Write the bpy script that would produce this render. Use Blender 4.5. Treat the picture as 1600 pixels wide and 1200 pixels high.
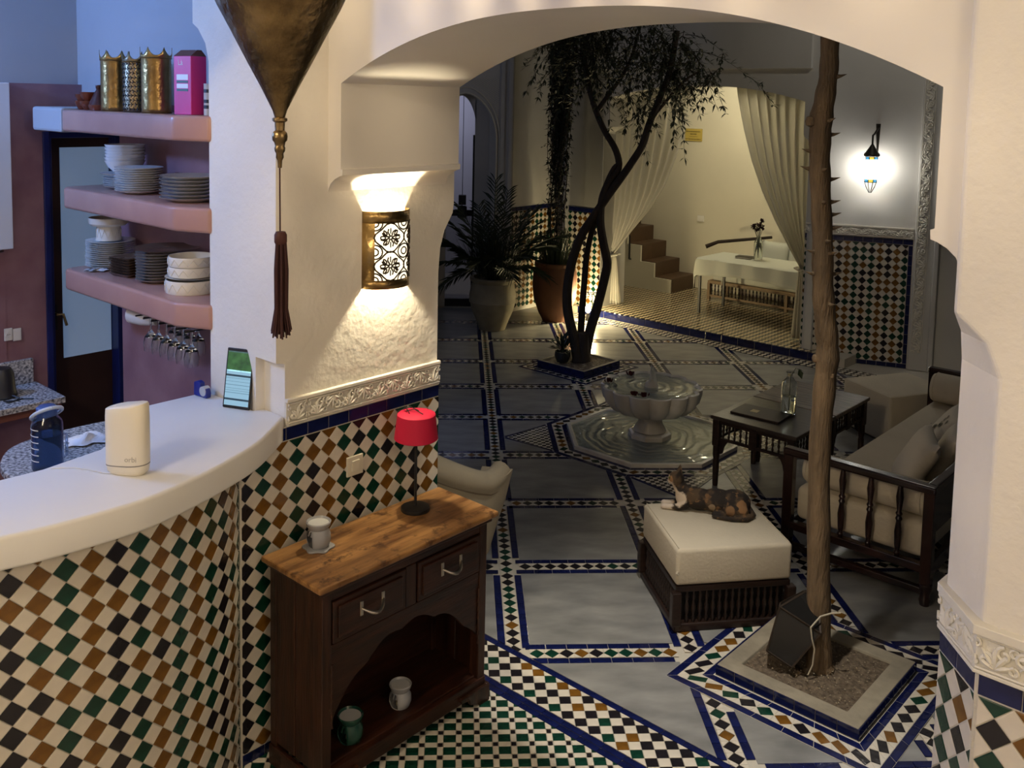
import bpy, bmesh, math, random
from mathutils import Vector, Matrix
random.seed(7)
for o in list(bpy.data.objects): bpy.data.objects.remove(o)
SC = bpy.context.scene
COL = SC.collection
PI = math.pi
A45 = -PI/4            # the near room, the bar and the alcove stand at 45 degrees to the courtyard grid

def W(t, s, z=0.0):
    "diagonal-room coordinates (t along the arch wall, s through the arch) to world"
    r = 2**-.5
    return Vector(((t+s)*r, (s-t)*r, z))

# ------------------------------------------------------------------ camera
cam = bpy.data.cameras.new('camera'); camo = bpy.data.objects.new('camera', cam); COL.objects.link(camo)
yaw, pitch, roll = 0.05364, 0.08998, -0.02114
fwd = Vector((math.sin(yaw)*math.cos(pitch), math.cos(yaw)*math.cos(pitch), -math.sin(pitch)))
rgt = Vector((math.cos(yaw), -math.sin(yaw), 0)); dwn = fwd.cross(rgt)
r2 = math.cos(roll)*rgt + math.sin(roll)*dwn; d2 = -math.sin(roll)*rgt + math.cos(roll)*dwn
CAMP = Vector((-0.3065, -4.5495, 2.7575))
camo.matrix_world = Matrix(((r2.x, -d2.x, -fwd.x, CAMP.x), (r2.y, -d2.y, -fwd.y, CAMP.y), (r2.z, -d2.z, -fwd.z, CAMP.z), (0, 0, 0, 1)))
cam.sensor_width = 36; cam.lens = 1494.03*36/1600; cam.shift_y = -(600-292.83)/1600
cam.clip_start = .05
SC.camera = camo

# ------------------------------------------------------------------ night sky, lamps, exposure
w = bpy.data.worlds.new('night'); SC.world = w; w.use_nodes = True
w.node_tree.nodes['Background'].inputs[0].default_value = (.70, .69, .70, 1)
w.node_tree.nodes['Background'].inputs[1].default_value = .026
SC.view_settings.view_transform = 'Standard'; SC.view_settings.look = 'None'
SC.view_settings.exposure = 0.0; SC.view_settings.gamma = 1.0; SC.view_settings.use_curve_mapping = False

def lamp(name, loc, power, col, radius=.05, kind='POINT', target=None, spot=None, blend=.5):
    d = bpy.data.lights.new(name, kind); d.energy = power; d.color = col
    if kind in ('POINT', 'SPOT'): d.shadow_soft_size = radius
    if kind == 'SPOT': d.spot_size = spot; d.spot_blend = blend
    if kind == 'AREA': d.size = radius
    o = bpy.data.objects.new(name, d); COL.objects.link(o); o.location = loc
    if target is not None:
        o.rotation_euler = (Vector(target)-Vector(loc)).to_track_quat('-Z', 'Y').to_euler()
    return o
WARM = (1, .80, .52)
lamp('ceiling_lamp_light', W(1.0, -5.2, 4.1), 150, (1, .85, .64), .16)
lamp('ceiling_lamp_light', W(4.3, -2.1, 3.7), 52, (1, .85, .64), .2)
lamp('kitchen_lamp_light', W(-2.3, -3.05, 3.2), 150, (.22, .42, 1), .12)
lamp('facade_spot_light', W(.95, -.17, 4.7), 560, (1, .95, .86), .04, 'SPOT', W(.85, -.08, 0), .86, 1.0)
lamp('courtyard_fill_light', (3.6, 4.0, 4.4), 26, (1, .93, .80), .15)  # unseen fill lamp, added to brighten the sofa and ottoman
lamp('side_room_light', (-2.6, 3.6, 3.2), 26, (.45, .58, 1), .3)
lamp('alcove_lamp_light', W(-3.0, 7.5, 3.2), 46, (1, .90, .66), .15)
lamp('doorway_room_light', (-.9, 9.6, 2.9), 22, (.72, .74, 1), .2)

# ------------------------------------------------------------------ materials
MATS = {}
def nodes(name):
    m = bpy.data.materials.new(name); m.use_nodes = True
    nt = m.node_tree; return m, nt, nt.nodes['Principled BSDF']
def mat(name, col, rough=.5, metal=0, var=0.0, scale=8.0, bump=0.0, bscale=40.0, col2=None, stretch=(1, 1, 1), spec=.5, trans=0, alpha=1, emit=None, estr=0, sss=0, coat=0, ior=1.45, detail=4):
    if name in MATS: return MATS[name]
    m, nt, b = nodes(name); N = nt.nodes; L = nt.links
    b.inputs['Base Color'].default_value = (*col, 1); b.inputs['Roughness'].default_value = rough
    b.inputs['Metallic'].default_value = metal; b.inputs['Specular IOR Level'].default_value = spec
    b.inputs['IOR'].default_value = ior
    if trans: b.inputs['Transmission Weight'].default_value = trans
    if alpha < 1: b.inputs['Alpha'].default_value = alpha
    if coat: b.inputs['Coat Weight'].default_value = coat; b.inputs['Coat Roughness'].default_value = .1
    if emit: b.inputs['Emission Color'].default_value = (*emit, 1); b.inputs['Emission Strength'].default_value = estr
    if var or col2 or bump:
        tc = N.new('ShaderNodeTexCoord'); mp = N.new('ShaderNodeMapping'); mp.inputs['Scale'].default_value = stretch
        L.new(tc.outputs['Object'], mp.inputs[0])
    if var or col2:
        n = N.new('ShaderNodeTexNoise'); n.inputs['Scale'].default_value = scale; n.inputs['Detail'].default_value = detail
        L.new(mp.outputs[0], n.inputs['Vector'])
        r = N.new('ShaderNodeValToRGB'); c2 = col2 or tuple(max(0, c*(1-var)) for c in col)
        r.color_ramp.elements[0].position = .32; r.color_ramp.elements[1].position = .68
        r.color_ramp.elements[0].color = (*c2, 1); r.color_ramp.elements[1].color = (*col, 1)
        L.new(n.outputs['Fac'], r.inputs[0]); L.new(r.outputs[0], b.inputs['Base Color'])
    if bump:
        n2 = N.new('ShaderNodeTexNoise'); n2.inputs['Scale'].default_value = bscale; n2.inputs['Detail'].default_value = 3
        L.new(mp.outputs[0], n2.inputs['Vector'])
        bp = N.new('ShaderNodeBump'); bp.inputs['Strength'].default_value = bump; bp.inputs['Distance'].default_value = .01
        L.new(n2.outputs['Fac'], bp.inputs['Height']); L.new(bp.outputs[0], b.inputs['Normal'])
    MATS[name] = m; return m

M_PLASTER = mat('white_plaster', (.74, .69, .60), .75, var=.06, scale=2.5, bump=.35, bscale=28)
M_PLASTER2 = mat('smooth_plaster', (.74, .69, .61), .7, var=.05, scale=2, bump=.12, bscale=14)
M_COUNTER = mat('counter_plaster', (.78, .76, .72), .45, var=.04, scale=3, bump=.05, bscale=12)
M_COURT = mat('courtyard_plaster', (.62, .60, .56), .8, var=.10, scale=1.6, bump=.15, bscale=10)
M_CARVE = mat('carved_plaster', (.68, .64, .55), .75, bump=.15, bscale=60)
M_GROUT = mat('grout', (.52, .48, .40), .9, bump=.3, bscale=120)
M_TADELAKT = mat('pink_tadelakt', (.30, .17, .185), .30, var=.22, scale=5, bump=.08, bscale=9, col2=(.21, .105, .125))
M_SHELF = mat('salmon_tadelakt', (.42, .235, .19), .28, col2=(.36, .19, .16), scale=4, bump=.05, bscale=8)
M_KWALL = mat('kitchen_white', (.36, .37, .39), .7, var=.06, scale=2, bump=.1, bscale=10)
M_GRANITE = mat('granite', (.62, .60, .57), .25, col2=(.06, .06, .07), scale=70, detail=2)
M_MARBLE = mat('grey_marble', (.30, .295, .28), .30, col2=(.17, .17, .165), scale=3.2, stretch=(1, 2.6, 1), bump=.02, bscale=6, detail=7)
M_FMARBLE = mat('fountain_marble', (.74, .71, .64), .25, col2=(.60, .56, .49), scale=6, bump=.05, bscale=14, detail=6)
TILE = dict(
    white=mat('tile_white', (.66, .60, .50), .16, var=.10, scale=14, bump=.12, bscale=26),
    green=mat('tile_green', (.007, .048, .029), .14, var=.45, scale=16, bump=.12, bscale=26),
    brown=mat('tile_ochre', (.20, .088, .014), .14, var=.4, scale=16, bump=.12, bscale=26),
    black=mat('tile_black', (.014, .012, .015), .14, bump=.12, bscale=26),
    blue=mat('tile_blue', (.008, .013, .080), .10, var=.5, scale=9, bump=.12, bscale=26))
M_DARKWOOD = mat('dark_carved_wood', (.028, .014, .010), .35, col2=(.014, .008, .006), scale=6, stretch=(1, 1, 8), bump=.15, bscale=30)
M_MAHOG = mat('mahogany', (.030, .011, .008), .25, col2=(.014, .006, .005), scale=6, stretch=(1, 1, 6), coat=.3)
M_LINEN = mat('cream_linen', (.58, .51, .39), .9, var=.06, scale=5, bump=.25, bscale=60)
M_BLACK = mat('black_metal', (.012, .011, .011), .45)
M_BRASS = mat('aged_brass', (.46, .31, .12), .30, 1, col2=(.22, .14, .055), scale=7, bump=.35, bscale=38)
M_DBRASS = mat('dark_bronze', (.30, .21, .10), .30, 1, col2=(.09, .06, .03), scale=9, bump=.5, bscale=45)
M_WHITEPL = mat('white_plastic', (.72, .70, .66), .35)
def glass(name, col=(1, 1, 1), rough=.02, ior=1.45):
    return mat(name, col, rough, trans=1, ior=ior)
M_GLASS = glass('clear_glass', (.93, .97, .95))
M_WATER = glass('water', (.95, .98, .97), .0, 1.33)

# ------------------------------------------------------------------ mesh helpers
class MB:
    def __init__(s): s.v = []; s.f = []
    def add(s, vs, fs):
        n = len(s.v); s.v += [tuple(v) for v in vs]; s.f += [tuple(i+n for i in f) for f in fs]; return s
    def box(s, x0, x1, y0, y1, z0, z1):
        return s.prism([(x0, y0), (x1, y0), (x1, y1), (x0, y1)], z0, z1)
    def prism(s, poly, z0, z1, top=None):
        n = len(poly); top = top or poly
        return s.add([(x, y, z0) for x, y in poly]+[(x, y, z1) for x, y in top],
            [tuple(range(n-1, -1, -1)), tuple(range(n, 2*n))]+[(i, (i+1) % n, n+(i+1) % n, n+i) for i in range(n)])
    def loft(s, loops, cap=True, closed=True):
        n = len(loops[0]); vs = [p for l in loops for p in l]; fs = []
        for k in range(len(loops)-1):
            for i in range(n if closed else n-1):
                j = (i+1) % n; fs.append((k*n+i, k*n+j, (k+1)*n+j, (k+1)*n+i))
        if cap and closed: fs.append(tuple(range(n-1, -1, -1))); fs.append(tuple(range((len(loops)-1)*n, len(loops)*n)))
        return s.add(vs, fs)
    def lathe(s, prof, n=24, c=(0, 0, 0), a0=0, a1=2*PI, sx=1, sy=1, cap=True):
        full = abs(a1-a0-2*PI) < 1e-6; m = n if full else n+1; loops = []
        for r, z in prof:
            loops.append([(c[0]+sx*r*math.cos(a0+(a1-a0)*i/n), c[1]+sy*r*math.sin(a0+(a1-a0)*i/n), c[2]+z) for i in range(m)])
        return s.loft(loops, cap=cap and full, closed=full)
    def tube(s, pts, r, n=6, cap=True, flat=1.0):
        pts = [Vector(p) for p in pts]; loops = []; up = Vector((0, 0, 1)); nrm = None
        for i, p in enumerate(pts):
            d = (pts[min(i+1, len(pts)-1)]-pts[max(i-1, 0)])
            if d.length < 1e-9: d = Vector((0, 0, 1))
            d.normalize()
            if nrm is None:
                nrm = d.cross(up)
                if nrm.length < .05: nrm = d.cross(Vector((0, 1, 0)))
            nrm = (nrm-d*nrm.dot(d))
            if nrm.length < 1e-6: nrm = d.orthogonal()
            nrm.normalize(); b = d.cross(nrm)
            rr = r[i] if isinstance(r, (list, tuple)) else r
            loops.append([tuple(p+nrm*rr*math.cos(2*PI*k/n)+b*rr*flat*math.sin(2*PI*k/n)) for k in range(n)])
        return s.loft(loops, cap)
    def grid(s, fn, nu, nv):
        vs = [fn(i/nu, j/nv) for j in range(nv+1) for i in range(nu+1)]
        return s.add(vs, [(j*(nu+1)+i, j*(nu+1)+i+1, (j+1)*(nu+1)+i+1, (j+1)*(nu+1)+i) for j in range(nv) for i in range(nu)])
    def mesh(s, name, smooth=False, bevel=0, seg=2, angle=40, sub=0):
        me = bpy.data.meshes.new(name); me.from_pydata(s.v, [], s.f)
        bm = bmesh.new(); bm.from_mesh(me)
        bmesh.ops.remove_doubles(bm, verts=bm.verts, dist=1e-5)
        bmesh.ops.recalc_face_normals(bm, faces=bm.faces)
        if bevel:
            es = [e for e in bm.edges if len(e.link_faces) == 2 and e.calc_face_angle(0) > math.radians(25)]
            bmesh.ops.bevel(bm, geom=es, offset=bevel, segments=seg, profile=.5, affect='EDGES', clamp_overlap=True)
        if sub:
            bmesh.ops.subdivide_edges(bm, edges=bm.edges, cuts=sub, use_grid_fill=True)
        bm.to_mesh(me); bm.free()
        if smooth:
            me.polygons.foreach_set('use_smooth', [True]*len(me.polygons))
            me.set_sharp_from_angle(angle=math.radians(angle))
        return me
    def build(s, name, m, parent=None, loc=None, rz=None, smooth=False, bevel=0, seg=2, angle=40, thick=0, subsurf=0):
        return mkobj(name, s.mesh(name, smooth, bevel, seg, angle), m, parent, loc, rz, thick, subsurf)
def mkobj(name, me, m, parent=None, loc=None, rz=None, thick=0, subsurf=0):
    o = bpy.data.objects.new(name, me); COL.objects.link(o)
    if m is not None and not me.materials: me.materials.append(m)
    if parent: o.parent = parent
    if loc is not None: o.location = loc
    if rz is not None: o.rotation_euler = (0, 0, rz)
    if thick:
        md = o.modifiers.new('solid', 'SOLIDIFY'); md.thickness = thick; md.offset = 0
    if subsurf:
        md = o.modifiers.new('sub', 'SUBSURF'); md.levels = subsurf; md.render_levels = subsurf
    return o
def tag(o, label=None, cat=None, group=None, kind=None):
    if label: o['label'] = label
    if cat: o['category'] = cat
    if group: o['group'] = group
    if kind: o['kind'] = kind
    return o
def thing(name, label, cat, loc=(0, 0, 0), rz=0, group=None):
    o = bpy.data.objects.new(name, None); COL.objects.link(o); o.location = loc; o.rotation_euler = (0, 0, rz)
    o.empty_display_size = .05
    return tag(o, label, cat, group)
def struct(name, mb, m, label=None, rz=A45, **k):
    o = mb.build(name, m, rz=rz, **k); o['kind'] = 'structure'
    if label: o['label'] = label
    return o
def copy_tree(o, parent=None):
    c = o.copy(); COL.objects.link(c); c.parent = parent
    for ch in list(o.children): copy_tree(ch, c)
    return c

# ------------------------------------------------------------------ tile helpers
def clip(poly, nx, ny, d):
    "keep nx*x+ny*y <= d"
    out = []
    for i in range(len(poly)):
        a = poly[i]; b = poly[(i+1) % len(poly)]
        da = nx*a[0]+ny*a[1]-d; db = nx*b[0]+ny*b[1]-d
        if da <= 0: out.append(a)
        if (da < 0 < db) or (db < 0 < da):
            k = da/(da-db); out.append((a[0]+(b[0]-a[0])*k, a[1]+(b[1]-a[1])*k))
    return out
def area(p): return .5*abs(sum(p[i][0]*p[(i+1) % len(p)][1]-p[(i+1) % len(p)][0]*p[i][1] for i in range(len(p))))
def inset(poly, g):
    cx = sum(p[0] for p in poly)/len(poly); cy = sum(p[1] for p in poly)/len(poly)
    n = len(poly); out = []
    ar = sum(poly[i][0]*poly[(i+1) % n][1]-poly[(i+1) % n][0]*poly[i][1] for i in range(n))
    if ar < 0: poly = poly[::-1]
    res = list(poly)
    for i in range(n):
        a = poly[i]; b = poly[(i+1) % n]; ex, ey = b[0]-a[0], b[1]-a[1]; l = math.hypot(ex, ey)
        if l < 1e-7: continue
        nx, ny = ey/l, -ex/l
        res = clip(res, nx, ny, nx*a[0]+ny*a[1]-g)
        if len(res) < 3: return []
    return res
def px(p):
    d = Vector(p)-CAMP; z = d.dot(fwd)
    if z < .1: return None
    return (800+1494.03*d.dot(r2)/z, 292.83+1494.03*d.dot(d2)/z, z)
TPL = {}
class Tiles:
    """pieces on a surface. fr(u,v) -> (point, u-axis, v-axis, normal) in world; the nearest `limit` in view become part objects, the rest one mesh"""
    def __init__(s, parent, fr, limit=300, h=.003, minpx=8):
        s.p = parent; s.fr = fr; s.limit = limit; s.h = h; s.items = []; s.minpx = minpx
    def add(s, poly, color, name='tile', key=None, gap=.0012):
        q = inset(poly, gap)
        if len(q) < 3 or area(q) < 2e-5: return
        s.items.append((q, color, name, key))
    def emit(s):
        recs = []
        for q, c, nm, key in s.items:
            cu = sum(a[0] for a in q)/len(q); cv = sum(a[1] for a in q)/len(q)
            P, U, V, Nn = s.fr(cu, cv); pp = px(P)
            sc = -1
            if pp and -30 < pp[0] < 1630 and -30 < pp[1] < 1230:
                vd = (CAMP-P).normalized().dot(Nn)
                sc = max(0, vd)*area(q)*(1494/pp[2])**2
            recs.append((sc, q, c, nm, key, cu, cv, P, U, V, Nn))
        recs.sort(key=lambda r: -r[0])
        rest = {}
        for k, (sc, q, c, nm, key, cu, cv, P, U, V, Nn) in enumerate(recs):
            lp = [(a[0]-cu, a[1]-cv) for a in q]
            if k < s.limit and sc > s.minpx*s.minpx*.45:
                kk = (nm, c, tuple((round(a, 4), round(b, 4)) for a, b in lp))
                me = TPL.get(kk)
                if me is None:
                    mb = MB(); top = inset(lp, min(.0022, math.sqrt(area(lp))*.06))
                    if len(top) == len(lp):
                        mb.loft([[(a, b, -.003) for a, b in orient(lp)], [(a, b, s.h*.65) for a, b in orient(lp)], [(a, b, s.h) for a, b in orient(top)]])
                    else: mb.prism(orient(lp), -.003, s.h)
                    me = mb.mesh(nm); me.materials.append(TILE[c] if c in TILE else c); TPL[kk] = me
                o = bpy.data.objects.new(nm, me); COL.objects.link(o)
                jit = random.uniform(-.006, .006), random.uniform(-.006, .006)
                Nj = (Nn+U*jit[0]+V*jit[1]).normalized(); Uj = (U-Nj*U.dot(Nj)).normalized(); Vj = Nj.cross(Uj)
                mw = Matrix(((Uj.x, Vj.x, Nj.x, P.x), (Uj.y, Vj.y, Nj.y, P.y), (Uj.z, Vj.z, Nj.z, P.z), (0, 0, 0, 1)))
                pm = Matrix.Translation(s.p.location) @ Matrix.Rotation(s.p.rotation_euler.z, 4, 'Z')
                o.parent = s.p; o.matrix_local = pm.inverted() @ mw
            else:
                rest.setdefault((nm, c), []).append((lp, P, U, V, Nn))
        for (nm, c), L in rest.items():
            mb = MB()
            for lp, P, U, V, Nn in L:
                lp = orient(lp); n = len(lp)
                bot = [P+U*a+V*b for a, b in lp]; top = [p+Nn*s.h for p in bot]
                mb.add(bot+top, [tuple(range(n, 2*n))]+[(i, (i+1) % n, n+(i+1) % n, n+i) for i in range(n)])
            pm = (Matrix.Translation(s.p.location) @ Matrix.Rotation(s.p.rotation_euler.z, 4, 'Z')).inverted()
            mb.v = [tuple(pm @ Vector(v)) for v in mb.v]
            me = bpy.data.meshes.new(nm+'_field'); me.from_pydata(mb.v, [], mb.f)
            o = mkobj(nm+'_field', me, TILE[c] if c in TILE else c, s.p); o['kind'] = 'stuff'
def orient(p):
    a = sum(p[i][0]*p[(i+1) % len(p)][1]-p[(i+1) % len(p)][0]*p[i][1] for i in range(len(p)))
    return p if a > 0 else p[::-1]
def flat(o, U, V):
    o = Vector(o); U = Vector(U).normalized(); V = Vector(V).normalized(); N = U.cross(V)
    return lambda u, v: (o+U*u+V*v, U, V, N)
def zellige(T, u0, u1, v0, v1, p=.083, ph=0, seed=1, cols=None):
    "diamond checker: coloured columns and white between, clipped to a rectangle"
    rnd = random.Random(seed); h = p/2
    i0 = math.floor((u0-ph)/p)-1; i1 = math.ceil((u1-ph)/p)+1
    def put(cu, cv, c, k):
        q = [(cu-h, cv), (cu, cv-h), (cu+h, cv), (cu, cv+h)]
        for nx, ny, d in ((-1, 0, -u0), (1, 0, u1), (0, -1, -v0), (0, 1, v1)):
            q = clip(q, nx, ny, d)
            if len(q) < 3: return
        T.add(q, c, 'tile')
    last = None
    for i in range(i0, i1+1):
        base = (cols[i % len(cols)] if cols else rnd.choice([c for c in ('green', 'brown', 'green', 'brown', 'black') if c != last])); last = base
        for j in range(math.ceil((v1-v0)/p)+2):
            c = base if rnd.random() < .72 else rnd.choice(('green', 'brown', 'black'))
            put(ph+i*p, v1-j*p, c, 0)
            put(ph+(i+.5)*p, v1-(j+.5)*p, 'white', 1)
def border(T, u0, u1, v0, v1, L, color='blue', name='border_tile', ph=0):
    n = max(1, round((u1-u0)/L)); st = (u1-u0)/n
    for i in range(n):
        T.add([(u0+i*st, v0), (u0+(i+1)*st, v0), (u0+(i+1)*st, v1), (u0+i*st, v1)], color, name)
# ================================================================== large structure
ES = Vector((2**-.5, 2**-.5, 0)); ET = Vector((2**-.5, -2**-.5, 0)); EZ = Vector((0, 0, 1)); EX = Vector((1, 0, 0)); EY = Vector((0, 1, 0))

def carve(parent, fr, u0, u1, v0, v1, m=M_CARVE, name='carved_relief', d=.010, r=.0060, border_r=.004):
    "scroll and leaf relief of a plaster frieze, real raised curves"
    H = v1-v0; n = max(1, round((u1-u0)/H)); st = (u1-u0)/n; mb = MB()
    pm = (Matrix.Translation(parent.location) @ Matrix.Rotation(parent.rotation_euler.z, 4, 'Z')).inverted()
    def line(pts, rr, lift=0):
        out = []
        for a, b in pts:
            P, U, V, N = fr(a, b); out.append(pm @ (P+N*(lift+r*.35)))
        mb.tube(out, rr, 6)
    for i in range(n):
        cx = u0+(i+.5)*st; cy = (v0+v1)/2; k = H*.5; fl_ = -1 if i % 2 else 1
        for sg in (-1, 1):                                  # S scrolls
            pts = []
            for q in range(15):
                a = q/14*2.1*PI; rr = k*(.46-.36*q/14)
                pts.append((cx+sg*(st*.24)+rr*math.cos(a*sg*fl_+PI/2), cy+sg*fl_*k*.30+rr*math.sin(a*sg*fl_+PI/2)))
            line(pts, r*.9)
        for sg in (-1, 1):
            for sv in (-1, 1):
                pts = [(cx+sg*st*.5+k*.30*(1-f*.7)*math.cos(sg*sv*(f*5.2)+PI/2), cy+sv*k*.52+k*.30*(1-f*.7)*math.sin(sg*sv*(f*5.2)+PI/2)) for f in [q/9 for q in range(10)]]
                line([(min(u1, max(u0, a_)), max(v0+.005, min(v1-.005, b_))) for a_, b_ in pts], r*.6)
        for q in range(5):                                  # palmette leaves
            a = PI/2*fl_+(q-2)*.62
            pts = [(cx+k*.85*f*math.cos(a+.35*f*(1 if q > 2 else -1 if q < 2 else 0)), cy-fl_*k*.72+k*1.25*f*math.sin(a)) for f in (0.05, .35, .7, 1)]
            pts = [(a_, max(v0+.006, min(v1-.006, b_))) for a_, b_ in pts]
            line(pts, [r*.5, r*1.1, r*1.2, r*.4])
    line([(u0+(u1-u0)*f/6, v0+.003) for f in range(7)], border_r); line([(u0+(u1-u0)*f/6, v1-.003) for f in range(7)], border_r)
    o = mb.build(name, m, parent, smooth=True); o['kind'] = 'stuff'; return o

# ---- sconce wall (left jamb of the big arch)
mb = MB()
prof = [(-1.172, 0), (-.305, 0), (-.305, 1.93), (-.295, 2.05), (-.268, 2.135), (-.215, 2.215), (-.208, 2.26), (-.208, 4.3), (-1.215, 4.3), (-1.215, 1.665), (-1.172, 1.655)]
mb.loft([[(-.42, a, b) for a, b in prof], [(-.272, a, b) for a, b in prof]])
prof2 = [(-1.215, 0), (-.305, 0), (-.305, 4.3), (-1.215, 4.3)]
mb.loft([[(-.775, a, b) for a, b in prof2], [(-.42, a, b) for a, b in prof2]])
# corbel and beam end over the kitchen opening
mb.loft([[(t, -1.215, z) for t, z in c] for c in [[(-.775, 2.90), (-.775, 4.3), (-1.6, 4.3), (-.905, 4.3), (-.905, 3.07), (-.86, 3.045), (-.80, 2.98)]]]+[[(t, -.95, z) for t, z in [(-.775, 2.90), (-.775, 4.3), (-1.6, 4.3), (-.905, 4.3), (-.905, 3.07), (-.86, 3.045), (-.80, 2.98)]]])
wall_left = struct('wall_left', mb, M_PLASTER, 'white plaster jamb wall with the tiled dado behind the wooden cabinet')
mb = MB(); mb.box(-.274, -.268, -1.385, -.296, 0, 1.388); g = mb.build('grout_bed', M_GROUT, wall_left)
T = Tiles(wall_left, flat(W(-.268, 0, 0), ES, EZ), 300)
zellige(T, -1.385, -.296, .05, 1.328, ph=-1.385+.02, seed=5)
border(T, -1.17, -.296, 1.331, 1.386, .104)
border(T, -1.385, -1.17, 1.331, 1.386, .06)
border(T, -1.385, -.296, .0, .048, .104)
T.emit()
mb = MB()
mb.box(-.272, -.262, -1.172, -.30, 1.390, 1.500); mb.box(-.272, -.250, -1.174, -.298, 1.492, 1.508)
mb.box(-.272, -.258, -1.172, -.30, 1.390, 1.400)
mb.build('frieze', M_CARVE, wall_left, bevel=.003)
carve(wall_left, flat(W(-.258, 0, 0), ES, EZ), -1.165, -1.075, 1.402, 1.488)
carve(wall_left, flat(W(-.258, 0, 0), ES, EZ), -1.065, -.302, 1.402, 1.488)

# ---- the big arch
def archz(t): 
    u = (t-1.005)/1.195; return 2.815+.252*(1-abs(u)**2.4)
mb = MB(); S0, S1 = -.955, -.265; ts = [-.187+2.387*i/40 for i in range(41)]
for sgn, s in ((1, S0), (-1, S1)):
    for i in range(40):
        a, b = ts[i], ts[i+1]; q = [(a, s, archz(a)), (b, s, archz(b)), (b, s, 4.3), (a, s, 4.3)]
        mb.add(q if sgn > 0 else q[::-1], [(0, 1, 2, 3)])
for i in range(40):
    a, b = ts[i], ts[i+1]; mb.add([(a, S0, archz(a)), (a, S1, archz(a)), (b, S1, archz(b)), (b, S0, archz(b))], [(0, 1, 2, 3)])
mb.add([(-.187, S0, 4.3), (2.2, S0, 4.3), (2.2, S1, 4.3), (-.187, S1, 4.3)], [(0, 1, 2, 3)])
cor = [(-.30, 2.355), (-.272, 2.358), (-.268, 2.372), (-.255, 2.395), (-.228, 2.415), (-.198, 2.428), (-.176, 2.434), (-.174, 2.458), (-.187, 2.461), (-.187, 4.3), (-.30, 4.3)]
for mir in (0, 1):
    c = [((a if not mir else 2.2+(-.187-a)*.8), b) for a, b in cor]
    mb.loft([[(a, S0, b) for a, b in c], [(a, S1, b) for a, b in c]])
wall_arch = struct('wall_arch', mb, M_PLASTER2, 'white plaster wall with the wide low arch on stepped corbels', smooth=True, angle=25)

# ---- right pillar with chamfered corner
mb = MB()
lo = [(2.262, -.30), (2.25, -.845), (2.378, -.982), (4.8, -.982), (4.8, -.30)]
hi = [(2.262, -.30), (2.262, -.972), (2.272, -.982), (4.8, -.982), (4.8, -.30)]
md = [(2.262, -.30), (2.255, -.885), (2.345, -.982), (4.8, -.982), (4.8, -.30)]
mb.loft([[(a, b, z) for a, b in c] for c, z in ((lo, 0), (lo, 2.12), (md, 2.20), (hi, 2.262), (hi, 4.3))])
wall_right = struct('wall_right', mb, M_PLASTER, 'white plaster pillar at the right edge with tiled foot', bevel=.008)
ch0 = Vector((2.25, -.845)); ch1 = Vector((2.378, -.982)); clen = (ch1-ch0).length
cu = (W(ch1.x, ch1.y)-W(ch0.x, ch0.y)).normalized(); cn = cu.cross(EZ)
mb = MB(); off = .012
def ring(z0, z1, o): 
    mb.prism([(2.262, -.30), (2.25-o*.72, -.845-o*.3), (2.378-o*.45, -.982-o), (4.8, -.982-o), (4.8, -.30)], z0, z1)
ring(0, 1.388, .010); mb.build('grout_bed', M_GROUT, wall_right)
mb = MB(); ring(1.388, 1.50, .016); ring(1.488, 1.512, .028); ring(1.388, 1.398, .022)
mb.build('frieze', M_CARVE, wall_right, bevel=.003)
frF = flat(W(2.378, -.982-.010, 0), ET, EZ); frC = flat(W(2.25-.0075, -.845-.0035, 0), cu, EZ)
for fr, a, b, sd in ((frF, .002, 1.1, 3), (frC, .004, clen+.004, 4)):
    T = Tiles(wall_right, fr, 150)
    zellige(T, a, b, .05, 1.328, p=.083, ph=a+.0415, seed=sd, cols=('green', 'brown'))
    border(T, a, b, 1.331, 1.386, .104); border(T, a, b, 0, .048, .104); T.emit()
frF2 = flat(W(2.372, -.982-.016, 0), ET, EZ); frC2 = flat(W(2.25-.012, -.845-.005, 0), cu, EZ)
carve(wall_right, frF2, .0, .95, 1.400, 1.486, r=.0064); carve(wall_right, frC2, .0, clen, 1.400, 1.486, r=.0064)

mb = MB(); mb.box(-.5, -.272, -6.4, -1.215, 3.175, 4.3); struct('wall_light_blocker', mb, M_PLASTER2, 'unseen plaster beam added above the bar to block the kitchen light')  # added out of view to keep the blue kitchen lamp off the arch
mb = MB(); mb.box(-3.2, 5, -6.7, -6.6, 0, 4.3); struct('wall_near_back', mb, M_PLASTER2, 'white plaster wall of the near room behind the viewer')
mb = MB(); mb.box(4.8, 4.9, -6.7, -.3, 0, 4.3); struct('wall_near_right', mb, M_PLASTER2, 'white plaster wall of the near room beyond the right pillar')
# ---- ceiling of the near room
mb = MB(); mb.box(-3.4, 5, -6.5, -.21, 4.3, 4.4); struct('ceiling', mb, M_PLASTER2, 'white plaster ceiling of the near room')

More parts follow.
